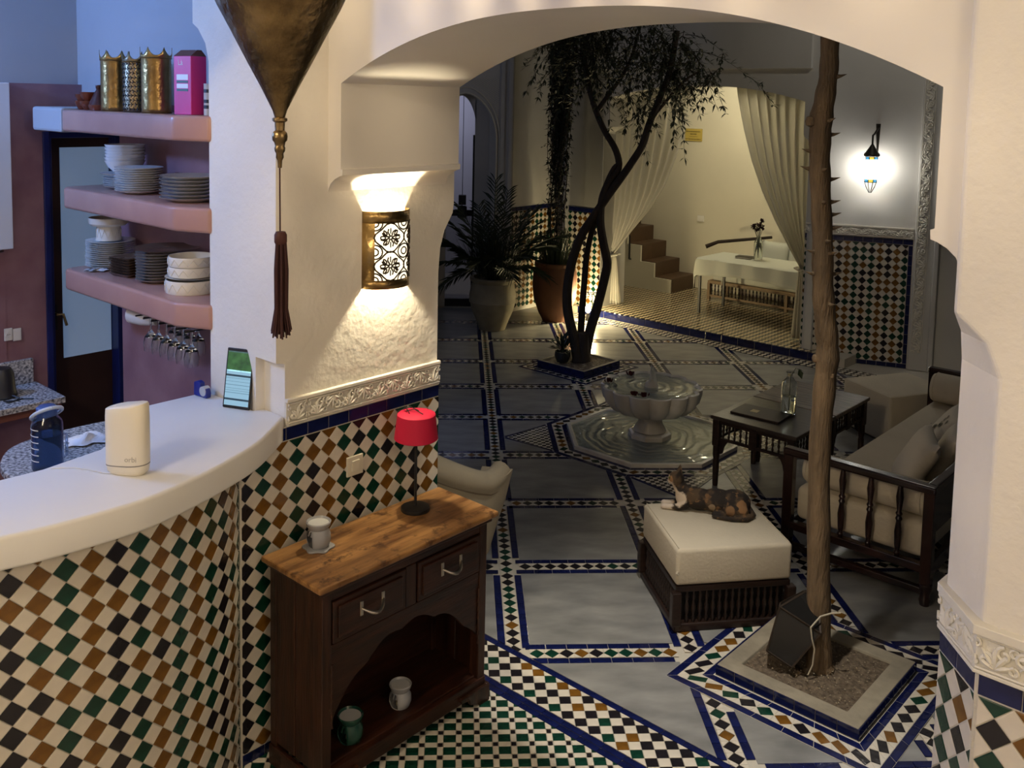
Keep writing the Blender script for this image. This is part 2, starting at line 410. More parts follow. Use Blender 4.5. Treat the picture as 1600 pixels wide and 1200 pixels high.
# ---- kitchen: shelf wall, door wall, far wall
mb = MB(); mb.box(-2.16, -.775, -.95, -.80, 0, 2.70); mb.box(-2.72, -2.16, -.93, -.80, 2.60, 4.3)
wk = struct('wall_kitchen', mb, M_TADELAKT, 'dusky pink tadelakt wall behind the shelves')
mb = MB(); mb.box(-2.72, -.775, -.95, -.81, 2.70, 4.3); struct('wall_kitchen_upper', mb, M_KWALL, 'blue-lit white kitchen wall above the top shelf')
T2 = -2.62
def dw(s0, s1, z0, z1, t0=T2-.2, t1=T2): return MB().box(t0, t1, s0, s1, z0, z1)
dS0, dS1 = -1.165, -.70
mb = MB(); mb.box(T2-.25, T2, -1.40, dS0, 0, 2.80); mb.box(T2-.25, T2, dS0, -.60, 2.53, 2.80); mb.box(T2-.25, T2, dS1, -.60, 0, 2.53)
struct('wall_door_surround', mb, M_TADELAKT, 'dusky pink tadelakt band around the blue kitchen door')
mb = MB(); mb.box(T2-.27, T2-.05, -1.40, .2, 2.80, 4.3); mb.box(T2-.30, T2-.05, -6, -1.40, 0, 4.3)
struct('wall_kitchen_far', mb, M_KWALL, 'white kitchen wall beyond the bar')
mb = MB(); mb.box(T2-.05, T2+.006, -6, -1.40, 0, 1.86)
struct('wall_kitchen_dado', mb, M_TADELAKT, 'dusky pink tadelakt dado at the left edge')
mb = MB(); mb.box(-2.7, -.6, -6, -.8, 0, .06); struct('floor_kitchen', mb, M_GRANITE, 'granite kitchen floor behind the bar')
mb = MB(); mb.box(-2.45, -2.08, -1.30, -.95, 2.545, 2.675); struct('trim_1', mb, M_KWALL, 'white lintel ledge over the kitchen door', bevel=.015)
# kitchen door
M_BLUE = mat('blue_paint', (.010, .018, .12), .35, var=.3, scale=8)
M_DOORBR = mat('brown_door', (.045, .020, .016), .4, var=.3, scale=5)
door = thing('door_1', 'blue framed kitchen door with a frosted pane beside the shelves', 'door', (0, 0, 0), A45); del door['category']; door['kind'] = 'structure'
def bx(name, m, par, *b, **k): return MB().box(*b).build(name, m, par, **k)
bx('door_frame', M_BLUE, door, T2-.14, T2-.02, dS0, dS0+.045, .06, 2.53, bevel=.004); bx('door_frame', M_BLUE, door, T2-.14, T2-.02, dS1-.045, dS1, .06, 2.53, bevel=.004)
bx('door_frame', M_BLUE, door, T2-.14, T2-.02, dS0, dS1, 2.49, 2.53, bevel=.004); bx('door_frame', M_BLUE, door, T2-.10, T2+.012, dS0-.015, dS0+.02, .06, 2.53, bevel=.004)
bx('door_panel', M_DOORBR, door, T2-.16, T2-.11, dS0+.045, dS1-.045, .06, 2.49)
bx('pane', mat('frosted_pane_glow', (.42, .46, .52), .35, emit=(.16, .27, .46), estr=.35), door, T2-.112, T2-.104, dS0+.125, dS1-.05, 1.17, 2.43)  # faint blue emission stands in for light falling on the pane
hd = bx('door_plate', M_BLACK, door, T2-.11, T2-.09, dS0+.055, dS0+.085, 1.35, 1.50)
MB().tube([(T2-.10, dS0+.07, 1.45), (T2-.05, dS0+.07, 1.45), (T2-.045, dS0+.10, 1.45), (T2-.045, dS0+.12, 1.38)], .008, 6).build('door_handle', M_BRASS, hd, smooth=True)

# ================================================================== courtyard floor
mb = MB(); mb.box(-6, 9, -7, 12, -.12, -.004)
floor = struct('floor', mb, M_GROUT, 'courtyard floor of grey marble slabs framed by zellige strips', rz=0)
FZ = flat((0, 0, 0), EX, EY)
def stclip(q, smin=None, smax=None, tmin=None, tmax=None):
    r = 2**-.5
    if smin is not None: q = clip(q, -r, -r, -smin)
    if smax is not None and len(q) > 2: q = clip(q, r, r, smax)
    if tmin is not None and len(q) > 2: q = clip(q, -r, r, -tmin)
    if tmax is not None and len(q) > 2: q = clip(q, r, -r, tmax)
    return q
OC = (1.29, 3.09); OA = .66
def octd(x, y, c=OC): 
    dx, dy = abs(x-c[0]), abs(y-c[1]); return max(dx, dy, (dx+dy)/2**.5)
PL1 = (.90, 1.175, .355)     # planter: centre s, centre t, half side
PL2c = (.955, 5.20)          # olive planter, world centre
def in_special(x, y, mrg=0):
    s, t = (x+y)*2**-.5, (x-y)*2**-.5
    if octd(x, y) < OA+.165+mrg: return True
    if max(abs(s-PL1[0]), abs(t-PL1[1])) < PL1[2]+.17+mrg: return True
    s2, t2 = (PL2c[0]+PL2c[1])*2**-.5, (PL2c[0]-PL2c[1])*2**-.5
    if max(abs(s-s2), abs(t-t2)) < .45+mrg: return True
    if .0 <= -(x-(OC[0]-OA-.16)) <= .40 and abs(y-OC[1]) < .33*(1-(-(x-(OC[0]-OA-.16)))/.40): return True
    if .0 <= -(y-(OC[1]-OA-.16)) <= .40 and abs(x-OC[0]) < .33*(1-(-(y-(OC[1]-OA-.16)))/.40): return True
    return False
SMAX = 6.14
T = Tiles(floor, flat((0, 0, 0), EX, EY), 300, h=.002)
TS = Tiles(floor, flat((0, 0, 0), EX, EY), 120, h=.0012)
G = .9; HW = .082
for i in range(-3, 6):
    for j in range(-3, 10):
        q = [(i*G+HW, j*G+HW), ((i+1)*G-HW, j*G+HW), ((i+1)*G-HW, (j+1)*G-HW), (i*G+HW, (j+1)*G-HW)]
        q = stclip(q, smin=.03, smax=SMAX)
        if len(q) > 2: TS.add(q, M_MARBLE, 'marble_slab')
def strip(i, axis, k0, k1):
    rnd = random.Random(i*31+axis)
    def tr(a, b): return (i*G+b, a) if axis else (a, i*G+b)     # axis 1: column along Y
    L = .106; n = int((k1-k0)/L)
    for side in (-1, 1):
        for q in range(n):
            a = k0+q*L; m_ = (a+L/2) % G
            if min(m_, G-m_) < HW-.02: continue
            p = [tr(a, side*.041), tr(a+L, side*.041), tr(a+L, side*.082), tr(a, side*.082)]
            c = tr(a+L/2, side*.06)
            p = stclip(p, smin=.03, smax=SMAX)
            if len(p) > 2 and not in_special(*c): T.add(p, 'blue', 'border_tile')
    p_ = .075; n = int((k1-k0)/p_)
    for q in range(n):
        a = k0+(q+.5)*p_; c = tr(a, 0)
        if axis == 0 and min(c[0] % G, G-c[0] % G) < .04: continue
        if in_special(*c): continue
        d = [tr(a-p_/2, 0), tr(a, -.036), tr(a+p_/2, 0), tr(a, .036)]
        d = stclip(d, smin=.03, smax=SMAX)
        if len(d) > 2: T.add(d, rnd.choice(('black', 'black', 'brown', 'green', 'black')), 'diamond_tile')
        for b0, b1 in ((-.5, 0), (0, .5)):
            pass
        for sg in (-1, 1):
            w_ = [tr(a-p_/2, 0), tr(a-p_/2, sg*.038), tr(a, sg*.038)]; w2 = [tr(a+p_/2, 0), tr(a+p_/2, sg*.038), tr(a, sg*.038)]
            for ww in (w_, w2):
                ww = stclip(ww, smin=.03, smax=SMAX)
                if len(ww) > 2: T.add(ww, 'white', 'triangle_tile', gap=.0008)
for i in range(-2, 6): strip(i, 1, -2.7, 9.0)
for j in range(-2, 9): strip(j, 0, -2.7, 5.4)
# threshold under the arch: blue line, checker, double blue line, green grid
def srow(s0, s1, t0, t1, L, color='blue', name='border_tile', TT=None):
    n = max(1, round((t1-t0)/L)); st = (t1-t0)/n
    for k in range(n):
        q = []
        for a, b in ((t0+k*st, s0), (t0+(k+1)*st, s0), (t0+(k+1)*st, s1), (t0+k*st, s1)):
            p = W(a, b); q.append((p.x, p.y))
        (TT or T).add(q, color, name)
srow(-.008, .028, -.9, 3.3, .11)
srow(-.262, -.228, -.27, 3.3, .11); srow(-.298, -.264, -.27, 3.3, .11)
rnd = random.Random(4)
c_ = .0535
for i in range(-44, 78):
    for j in range(-66, 44):
        x, y = i*c_, j*c_; s = (x+y)*2**-.5; t = (x-y)*2**-.5
        if -.32 < s < .06 and -.30 < t < 3.2:
            q = stclip([(x-c_/2, y-c_/2), (x+c_/2, y-c_/2), (x+c_/2, y+c_/2), (x-c_/2, y+c_/2)], smin=-.227, smax=-.009)
            if len(q) > 2: T.add(q, rnd.choice(('green', 'black', 'black', 'brown')) if (i+j) % 2 else 'white', 'checker_tile')
g_ = .079
for i in range(-26, 42):
    for j in range(-50, 14):
        x, y = i*g_, j*g_; s = (x+y)*2**-.5; t = (x-y)*2**-.5
        if -1.6 < s < -.2 and -.35 < t < 3.0:
            for (a0, a1, b0, b1, c, nm) in ((-.0265, .0265, -.0245, .0245, 'green', 'green_tile'), (.0265, .0525, -.0245, .0245, 'white', 'white_tile'), (-.0265, .0265, .0245, .0545, 'white', 'white_tile'), (.029, .050, .029, .050, 'black', 'dot_tile')):
                q = stclip([(x+a0, y+b0), (x+a1, y+b0), (x+a1, y+b1), (x+a0, y+b1)], smax=-.300, tmin=-.268)
                if len(q) > 2: T.add(q, c, nm, gap=.0006 if nm == 'dot_tile' else .001)
# octagon band and the little checker triangles
def ngon_band(c, r0, r1, n=8, rot=PI/8):
    f = 1/math.cos(PI/n)
    return [[(c[0]+r*f*math.cos(rot+2*PI*k/n), c[1]+r*f*math.sin(rot+2*PI*k/n)) for k in range(n)] for r in (r0, r1)]
mb = MB()
a, b = ngon_band(OC, OA, OA+.168)
for k in range(8): mb.prism([a[k], b[k], b[(k+1) % 8], a[(k+1) % 8]], -.004, .0024)
for (ax, ay, dx, dy) in ((OC[0]-OA-.15, OC[1], -1, 0), (OC[0], OC[1]-OA-.15, 0, -1), (OC[0], OC[1]+OA+.15, 0, 1), (OC[0]+OA+.15, OC[1], 1, 0)):
    mb.prism(orient([(ax+dx*.40, ay+dy*.40), (ax-dy*.33, ay+dx*.33), (ax+dy*.33, ay-dx*.33)]), -.004, .0022)
s2, t2 = (PL2c[0]+PL2c[1])*2**-.5, (PL2c[0]-PL2c[1])*2**-.5
for (cs, ct, hs) in ((PL1[0], PL1[1], PL1[2]+.17), (s2, t2, .45)):
    q = [W(ct-hs, cs-hs), W(ct+hs, cs-hs), W(ct+hs, cs+hs), W(ct-hs, cs+hs)]; mb.prism([(p.x, p.y) for p in q], -.004, .0024)
mb.build('grout_bed', M_GROUT, floor)
T2f = Tiles(floor, flat((0, 0, .0024), EX, EY), 160, h=.0018)
rnd = random.Random(9)
def band_edge(p0, p1, q0, q1, rings, wd):
    "tiles of one straight band side; p inner edge, q outer edge"
    p0, p1, q0, q1 = map(Vector, (p0, p1, q0, q1))
    def pt(u, v):
        a = p0.lerp(p1, u); b = q0.lerp(q1, u); c = a.lerp(b, v); return (c.x, c.y)
    L = (p1-p0).length
    for (v0, v1, kind) in rings:
        if kind == 'blue':
            n = max(1, round(L/.11))
            for k in range(n): T2f.add([pt(k/n, v0), pt((k+1)/n, v0), pt((k+1)/n, v1), pt(k/n, v1)], 'blue', 'border_tile')
        else:
            n = max(1, round(L/.075)); vm = (v0+v1)/2
            for k in range(n):
                u0, um, u1 = k/n, (k+.5)/n, (k+1)/n
                T2f.add([pt(u0, vm), pt(um, v0+.02), pt(u1, vm), pt(um, v1-.02)], rnd.choice(('black', 'brown', 'black', 'green')), 'diamond_tile')
                for (uc, vv) in ((u0, v0), (u1, v0), (u1, v1), (u0, v1)): T2f.add([pt(uc, vm), pt(uc, vv), pt(um, vv)], 'white', 'triangle_tile', gap=.0008)
for k in range(8): band_edge(a[k], a[(k+1) % 8], b[k], b[(k+1) % 8], ((0, .25, 'blue'), (.25, .74, 'd'), (.74, 1, 'blue')), .165)
for (cs, ct, h0, h1) in ((PL1[0], PL1[1], PL1[2]+.006, PL1[2]+.17), (s2, t2, .31, .45)):
    I = [W(ct+sx*h0, cs+sy*h0) for sx, sy in ((-1, -1), (1, -1), (1, 1), (-1, 1))]; O = [W(ct+sx*h1, cs+sy*h1) for sx, sy in ((-1, -1), (1, -1), (1, 1), (-1, 1))]
    for k in range(4): band_edge(I[k].xy, I[(k+1) % 4].xy, O[k].xy, O[(k+1) % 4].xy, ((0, .24, 'blue'), (.24, .76, 'd'), (.76, 1, 'blue')), .16)
for (ax, ay, dx, dy) in ((OC[0]-OA-.17, OC[1], -1, 0), (OC[0], OC[1]-OA-.17, 0, -1), (OC[0], OC[1]+OA+.17, 0, 1), (OC[0]+OA+.17, OC[1], 1, 0)):
    tri = orient([(ax+dx*.36, ay+dy*.36), (ax-dy*.29, ay+dx*.29), (ax+dy*.29, ay-dx*.29)])
    for i in range(-14, 15):
        for j in range(-14, 15):
            x, y = ax+i*.032, ay+j*.032
            q = [(x-.016, y-.016), (x+.016, y-.016), (x+.016, y+.016), (x-.016, y+.016)]
            for k in range(3):
                e0, e1 = tri[k], tri[(k+1) % 3]; ex, ey = e1[0]-e0[0], e1[1]-e0[1]; l = math.hypot(ex, ey)
                q = clip(q, ey/l, -ex/l, (ey*e0[0]-ex*e0[1])/l)
                if len(q) < 3: break
            if len(q) > 2: T2f.add(q, 'white' if (i+j) % 2 else 'black', 'checker_tile', gap=.0006)
    for k in range(3):
        e0, e1 = Vector(tri[k]), Vector(tri[(k+1) % 3]); d = (e1-e0).normalized(); nn = Vector((d.y, -d.x)); n = 3
        for q in range(n):
            p0 = e0.lerp(e1, q/n); p1 = e0.lerp(e1, (q+1)/n); T2f.add([tuple(p0), tuple(p1), tuple(p1+nn*.026), tuple(p0+nn*.026)], 'blue', 'border_tile')
# checker band in front of the alcove step
for i in range(-10, 95):
    for j in range(60, 190):
        x, y = i*.05, j*.05; s = (x+y)*2**-.5; t = (x-y)*2**-.5
        if SMAX-.03 < s < 6.42 and -5.1 < t < -.6:
            q = stclip([(x-.025, y-.025), (x+.025, y-.025), (x+.025, y+.025), (x-.025, y+.025)], smin=SMAX+.01, smax=6.37)
            if len(q) > 2: T.add(q, 'white' if (i+j) % 2 else 'black', 'checker_tile', gap=.0006)
TS.emit(); T.emit(); T2f.emit()

# ================================================================== alcove across the courtyard
AS, AE = 6.37, 6.47
mb = MB(); mb.box(-5.9, -1.0, AS, 9.2, -.05, .098)
plat = struct('floor_alcove', mb, M_GROUT, 'raised alcove floor of tiny black and cream tiles with blue step')
T = Tiles(plat, flat(W(0, AS, 0), ET, EZ), 60)
border(T, -4.6, -1.2, .006, .096, .21, name='step_tile'); T.emit()
T = Tiles(plat, flat((0, 0, .098), EX, EY), 1, h=.002, minpx=99)
for i in range(0, 110):
    for j in range(95, 240):
        x, y = i*.055, j*.055; s = (x+y)*2**-.5; t = (x-y)*2**-.5
        if AS+.005 < s < 8.7 and -5.0 < t < -1.2:
            T.add([(x-.0275, y-.0275), (x+.0275, y-.0275), (x+.0275, y+.0275), (x-.0275, y+.0275)], mat('tile_cream', (.55, .45, .28), .25) if (i+j) % 2 else 'black', 'floor_tile', gap=.001)
T.emit()
# alcove walls
def archz2(t):
    u = (t+2.94)/1.31; return 2.82+.165*(1-abs(u)**2.2)
mb = MB(); a0, a1 = -4.25, -1.63; ts = [a0+(a1-a0)*i/30 for i in range(31)]; B0, B1 = AE, AE+.55
for s, sg in ((B0, 1), (B1, -1)):
    for i in range(30):
        a, b = ts[i], ts[i+1]; q = [(a, s, archz2(a)), (b, s, archz2(b)), (b, s, 5.6), (a, s, 5.6)]
        mb.add(q if sg > 0 else q[::-1], [(0, 1, 2, 3)])
for i in range(30):
    a, b = ts[i], ts[i+1]; mb.add([(a, B0, archz2(a)), (a, B1, archz2(a)), (b, B1, archz2(b)), (b, B0, archz2(b))], [(0, 1, 2, 3)])
cor2 = [(0, 0), (0, 2.36), (.012, 2.39), (.045, 2.42), (.07, 2.44), (.08, 2.46), (.08, 5.6), (-.6, 5.6), (-.6, 0)]
mb.loft([[(-4.33+a, B0, b) for a, b in cor2], [(-4.33+a, B1, b) for a, b in cor2]])
cor3 = [(a if a > -.5 else -.12, b) for a, b in cor2]
mb.loft([[(-1.55-a, B0, b) for a, b in cor3], [(-1.55-a, B1, b) for a, b in cor3]])
# raised flat label above the arch
mb.box(-4.5, -1.56, B0-.05, B0, 3.18, 5.6)
struct('wall_alcove_arch', mb, M_COURT, 'white plaster arch of the curtained alcove across the courtyard', smooth=True, angle=25)
mb = MB(); mb.box(-6.2, -1.0, 8.66, 8.8, 0, 3.5); mb.box(-6.2, -1.0, AE+.5, 8.8, 3.35, 3.5); mb.box(-1.12, -1.0, AE+.5, 8.8, 0, 3.5); mb.box(-6.2, -6.1, AE, 8.8, 0, 3.5)
struct('wall_alcove', mb, mat('alcove_plaster', (.70, .66, .54), .8, var=.05, scale=2, bump=.1, bscale=8), 'pale yellow plaster wall inside the curtained alcove')
# right-hand courtyard wall with lantern
RA = Vector((3.475, 5.675, 0)); RB = Vector((4.475, 5.225, 0)); rd = (RB-RA).normalized(); rn = rd.cross(EZ); RL = (RB-RA).length
def wallbox(mb, A, d, n, u0, u1, z0, z1, front=0.0, back=-.3):
    q = [A+d*u0+n*front, A+d*u1+n*front, A+d*u1+n*back, A+d*u0+n*back]
    mb.prism(orient([(p.x, p.y) for p in q]), z0, z1)
mb = MB(); wallbox(mb, RA, rd, rn, 0, 3.2, 0, 5.6); 
wall_lantern = struct('wall_courtyard_right', mb, M_COURT, 'grey courtyard wall lit by the glass lantern above a tiled dado', rz=0)
mb = MB(); wallbox(mb, RA, rd, rn, 0, RL, 0, 1.388, .004); mb.build('grout_bed', M_GROUT, wall_lantern)
T = Tiles(wall_lantern, flat(RA+rn*.004, rd, EZ), 300, minpx=6)
zellige(T, .0, RL-.045, .05, 1.328, ph=.03, seed=12, cols=('green', 'black', 'green', 'brown', 'black', 'brown'))
border(T, 0, RL, 1.331, 1.386, .104); border(T, 0, RL, 0, .048, .104)
for k in range(12): T.add([(RL-.042, .05+k*.106), (RL, .05+k*.106), (RL, .05+(k+1)*.106), (RL-.042, .05+(k+1)*.106)], 'blue', 'border_tile')
T.emit()
mb = MB(); wallbox(mb, RA, rd, rn, 0, RL, 1.388, 1.50, .010); wallbox(mb, RA, rd, rn, 0, RL, 1.49, 1.506, .022); mb.build('frieze', M_CARVE, wall_lantern)
carve(wall_lantern, flat(RA+rn*.013, rd, EZ), .0, RL, 1.398, 1.488, r=.007)
# vertical carved band, then the recess and a tall tile strip
mb = MB(); wallbox(mb, RA, rd, rn, RL+.015, RL+.20, 0, 5.6, .05); mb.build('band_pilaster', M_COURT, wall_lantern, bevel=.006)
BND = RA+rd*(RL+.02)+rn*.05
carve(wall_lantern, flat(BND, EZ, -rd), .2, 3.4, -.12, -.01, m=M_CARVE, name='carved_band', r=.010)
mb = MB(); wallbox(mb, RA, rd, rn, RL+.20, RL+.25, 0, 5.6, .075); mb.build('band_moulding', M_COURT, wall_lantern, bevel=.01)
SA = Vector((4.86, 5.22, 0)); 
T = Tiles(wall_lantern, flat(SA, EX, EZ), 1, minpx=99)
mb = MB(); mb.box(4.7, 6.5, 5.225, 5.5, 0, 5.6); mb.build('recess_wall', M_COURT, wall_lantern)
border(T, -.04, 0, 0, 2.1, 3); border(T, .10, .14, 0, 2.1, 3)
for k in range(27):
    z = .1+k*.075; T.add([(.01, z), (.05, z-.0375), (.09, z), (.05, z+.0375)], 'black', 'diamond_tile')
T.add([(0, .05), (.1, .05), (.1, 2.1), (0, 2.1)], mat('strip_white', (.5, .47, .4), .3), 'strip_ground'); T.emit()
# left pillar of the alcove and back-left wall
mb = MB(); mb.prism([(-4.93, AE+.45), (-4.93, AE+.06), (-4.87, AE), (-4.33, AE), (-4.33, AE+.45)], 0, 5.6)
wall_pillar = struct('wall_alcove_pillar', mb, M_COURT, 'white pillar with tiled foot left of the alcove curtain', bevel=.006)
for fr, u1, sd in ((flat(W(-4.87, AE-.004), ET, EZ), .54, 2),):
    T = Tiles(wall_pillar, fr, 100, minpx=6); zellige(T, 0, u1, .05, 1.328, seed=sd, ph=.03); border(T, 0, u1, 1.331, 1.386, .104); T.emit()
LQ = Vector((.34, 7.75, 0))
mb = MB(); wallbox(mb, LQ, ES, -ET*-1, 0, 1.2, 0, 5.6, 0, -.4)
wall_recess = struct('wall_courtyard_recess', mb, M_COURT, 'shadowed courtyard wall with tiled dado behind the plant pots', rz=0)
T = Tiles(wall_recess, flat(LQ+ET*.004, ES, EZ), 150, minpx=6); zellige(T, 0, 1.0, .05, 1.328, seed=6, ph=.03); border(T, 0, 1.0, 1.331, 1.386, .104); T.emit()
# back-left wall with the pointed arch doorway
def parch(x, c, hw, zs, k=1.0):
    "pointed arch height at x"
    d = abs(x-c)/hw
    return zs+hw*1.5*k*math.sqrt(max(0, 1-d**1.75)) if d < 1 else zs
DC, DH, DZ = -.26, .40, 2.25
mb = MB()
mb.box(.14, .36, 7.75, 8.1, 0, 5.6); mb.box(-4, -.66, 7.75, 8.1, 0, 5.6)
xs = [DC-DH+2*DH*i/32 for i in range(33)]
for i in range(32):
    za, zb = parch(xs[i], DC, DH, DZ), parch(xs[i+1], DC, DH, DZ)
    mb.loft([[(xs[i], 7.75, za), (xs[i+1], 7.75, zb), (xs[i+1], 7.75, 5.6), (xs[i], 7.75, 5.6)], [(xs[i], 8.1, za), (xs[i+1], 8.1, zb), (xs[i+1], 8.1, 5.6), (xs[i], 8.1, 5.6)]])
mb.box(.19, .24, 7.72, 7.75, 0, 5.6); mb.box(.29, .34, 7.71, 7.75, 0, 5.6)
wall_back = struct('wall_back', mb, M_COURT, 'courtyard back wall with the carved pointed doorway behind the palm', rz=0)
def arcpts(hw, off, z0): return [(DC+hw*math.cos(PI*k/24), 7.735, parch(DC+hw*math.cos(PI*k/24), DC, hw+.001, DZ)+off) for k in range(25)]
mb = MB(); mb.tube([(.14, 7.735, 0)]+arcpts(DH, 0, 0), .014, 5); mb.tube([(.18, 7.735, 0)]+arcpts(DH+.04, .015, 0), .010, 5); mb.build('arch_moulding', M_CARVE, wall_back, smooth=True)
mb = MB()
for i in range(26):
    for j in range(40):
        x = DC-.05+i*.02; z = 2.0+j*.028+(i % 2)*.014
        if x < .16 and z < 3.05 and z > (parch(x, DC, DH+.05, DZ)+.05 if abs(x-DC) < DH+.05 else DZ): mb.lathe([(.008, 0), (.008, .008), (.003, .012)], 5, (x, 0, z))
mb.v = [(x, 7.75-(z-zc), zc+(y)) for (x, y, z), zc in ((v, v[2]) for v in mb.v)] if False else [(v[0], 7.742+v[1]*.4, v[2]) for v in mb.v]
o = mb.build('carved_spandrel', M_CARVE, wall_back); o['kind'] = 'stuff'
# doorway: narrower inner arch, lit room behind, glazed doors
mb = MB(); hw2 = .14
mb.box(DC+hw2-.01, .15, 8.1, 8.25, 0, 5.6); mb.box(-.9, DC-hw2-.1, 8.1, 8.25, 0, 5.6)
xs = [DC-.1-hw2+(2*hw2+.1)*i/24 for i in range(25)]
for i in range(24):
    f = lambda x: parch(x, DC-.05, hw2+.055, 2.35, 1.6)
    mb.loft([[(xs[i], 8.1, f(xs[i])), (xs[i+1], 8.1, f(xs[i+1])), (xs[i+1], 8.1, 5.6), (xs[i], 8.1, 5.6)], [(xs[i], 8.25, f(xs[i])), (xs[i+1], 8.25, f(xs[i+1])), (xs[i+1], 8.25, 5.6), (xs[i], 8.25, 5.6)]])
struct('wall_doorway', mb, M_COURT, 'inner arch of the doorway behind the palm', rz=0)
mb = MB(); mb.box(-2.5, 1.2, 10.6, 10.7, 0, 4); mb.box(1.1, 1.2, 8.3, 10.7, 0, 4); struct('wall_far_room', mb, mat('lilac_plaster', (.6, .6, .66), .8), 'pale lilac wall of the lit room beyond the doorway', rz=0)
# ================================================================== bar counter
def smooth_curve(pts, n=8):
    "Catmull-Rom through plan points"
    P = [Vector(p) for p in pts]; P = [P[0]*2-P[1]]+P+[P[-1]*2-P[-2]]; out = []
    for i in range(1, len(P)-2):
        for k in range(n):
            t = k/n; a, b, c, d = P[i-1], P[i], P[i+1], P[i+2]
            out.append(.5*((2*b)+(c-a)*t+(2*a-5*b+4*c-d)*t*t+(3*b-a-3*c+d)*t**3))
    out.append(P[-2]); return out
bar = thing('bar_counter', 'curved white topped bar with a green, ochre and cream tiled front', 'counter', (0, 0, 0), A45)
front = [(-.276, -1.172), (-.177, -1.298), (-.081, -1.435), (.004, -1.624), (.056, -1.778), (.089, -1.913), (.100, -2.029), (.088, -2.227), (.055, -2.402), (-.03, -2.70), (-.2, -3.1), (-.45, -3.45)]
back = [(-1.0, -3.25), (-.62, -2.9), (-.45, -2.6), (-.398, -2.237), (-.393, -2.099), (-.44, -1.872), (-.60, -1.69), (-.77, -1.56), (-.80, -1.50), (-.80, -1.222), (-.772, -1.219), (-.43, -1.217), (-.42, -1.174)]
fc = smooth_curve(front, 6); poly = [(p.x, p.y) for p in fc]+back
MB().prism(orient(poly), 1.325, 1.434).build('countertop', M_COUNTER, bar, bevel=.012, seg=3, smooth=True)
tf = smooth_curve([(-.27, -1.388), (-.19, -1.465), (-.125, -1.555), (-.075, -1.66), (-.03, -1.80), (.0, -1.95), (.008, -2.10), (-.006, -2.30), (-.075, -2.60), (-.2, -2.95), (-.42, -3.3)], 10)
cum = [0]
for i in range(1, len(tf)): cum.append(cum[-1]+(tf[i]-tf[i-1]).length)
mb = MB(); mb.prism(orient([(p.x, p.y) for p in tf]+[(-.62, -3.1), (-.46, -2.6), (-.41, -2.2), (-.45, -1.9), (-.62, -1.68), (-.77, -1.5), (-.77, -1.22), (-.28, -1.22)]), 0, 1.326)
mb.build('body', M_GROUT, bar, smooth=True, angle=20)
def fr_bar(u, v):
    i = 0
    while i < len(cum)-2 and cum[i+1] < u: i += 1
    k = (u-cum[i])/(cum[i+1]-cum[i]); p = tf[i].lerp(tf[i+1], k)
    d = (tf[min(i+2, len(tf)-1)]-tf[max(i-1, 0)]).normalized()          # runs toward the viewer's left
    U = -(ET*d.x+ES*d.y); N = U.cross(EZ)
    return (W(p.x, p.y, v)+N*.001, U, EZ, N)
T = Tiles(bar, fr_bar, 300)
zellige(T, .012, 1.78, .05, 1.322, ph=.05, seed=21, cols=('green', 'brown', 'black', 'green', 'brown', 'green', 'brown', 'green', 'black', 'brown'))
border(T, .012, 1.78, 0, .048, .104); T.emit()

MB().tube([(-.262, -1.397, 0), (-.262, -1.397, 1.326)], .011, 8).build('corner_bead', mat('pale_grout', (.60, .55, .46), .8), bar, smooth=True)
# granite worktop behind the bar, granite ledge at the left edge
gw = thing('granite_worktop', 'rounded speckled granite worktop behind the bar', 'worktop', (0, 0, 0), A45)
gp = smooth_curve([(-1.36, -1.20), (-1.40, -1.55), (-1.36, -1.82), (-1.20, -1.95), (-1.02, -1.985), (-.88, -1.94), (-.70, -1.86)], 6)
MB().prism(orient([(p.x, p.y) for p in gp]+[(-.56, -1.78), (-.82, -1.5), (-.82, -1.20)]), 1.165, 1.20).build('top', M_GRANITE, gw, bevel=.006)
MB().prism(orient([(-1.30, -1.22), (-1.30, -1.75), (-1.1, -1.88), (-.86, -1.84), (-.66, -1.72), (-.83, -1.5), (-.83, -1.22)]), .06, 1.165).build('base', M_TADELAKT, gw)
gl = thing('granite_ledge', 'granite ledge with a splashback on the pink wall', 'ledge', (0, 0, 0), A45)
MB().box(-2.61, -2.2, -2.4, -1.255, 1.065, 1.10).build('slab', M_GRANITE, gl, bevel=.004)
MB().box(-2.61, -2.585, -2.4, -1.27, 1.10, 1.24).build('splashback', M_GRANITE, gl, bevel=.004)
MB().box(-2.61, -2.23, -2.4, -1.265, 1.02, 1.065).build('edge_board', mat('edge_board', (.16, .06, .04), .4), gl)
kt = thing('kettle', 'black electric kettle on the granite ledge at the left edge', 'kettle', W(-2.42, -1.50, 1.10), A45)
MB().lathe([(.07, 0), (.075, .01), (.07, .03), (.066, .05), (.06, .13), (.045, .16), (.0, .165)], 20).build('body', M_BLACK, kt, smooth=True)
MB().tube([(-.05, 0, .15), (-.1, 0, .14), (-.11, 0, .07), (-.06, 0, .03)], .009, 6).build('handle', M_BLACK, kt, smooth=True)
MB().tube([(.06, .02, .02), (.10, .05, .008), (.13, .02, .006), (.10, -.03, .006), (.14, -.02, .006), (.12, .06, .006), (.16, .10, .006)], .004, 5).build('cord', M_BLACK, kt, smooth=True)
tag(MB().box(-2.612, -2.50, -2.4, -1.392, 1.892, 2.80).build('cupboard', mat('white_lacquer', (.6, .62, .66), .4), rz=A45, bevel=.005), 'white wall cupboard at the left edge of the kitchen', 'cupboard')
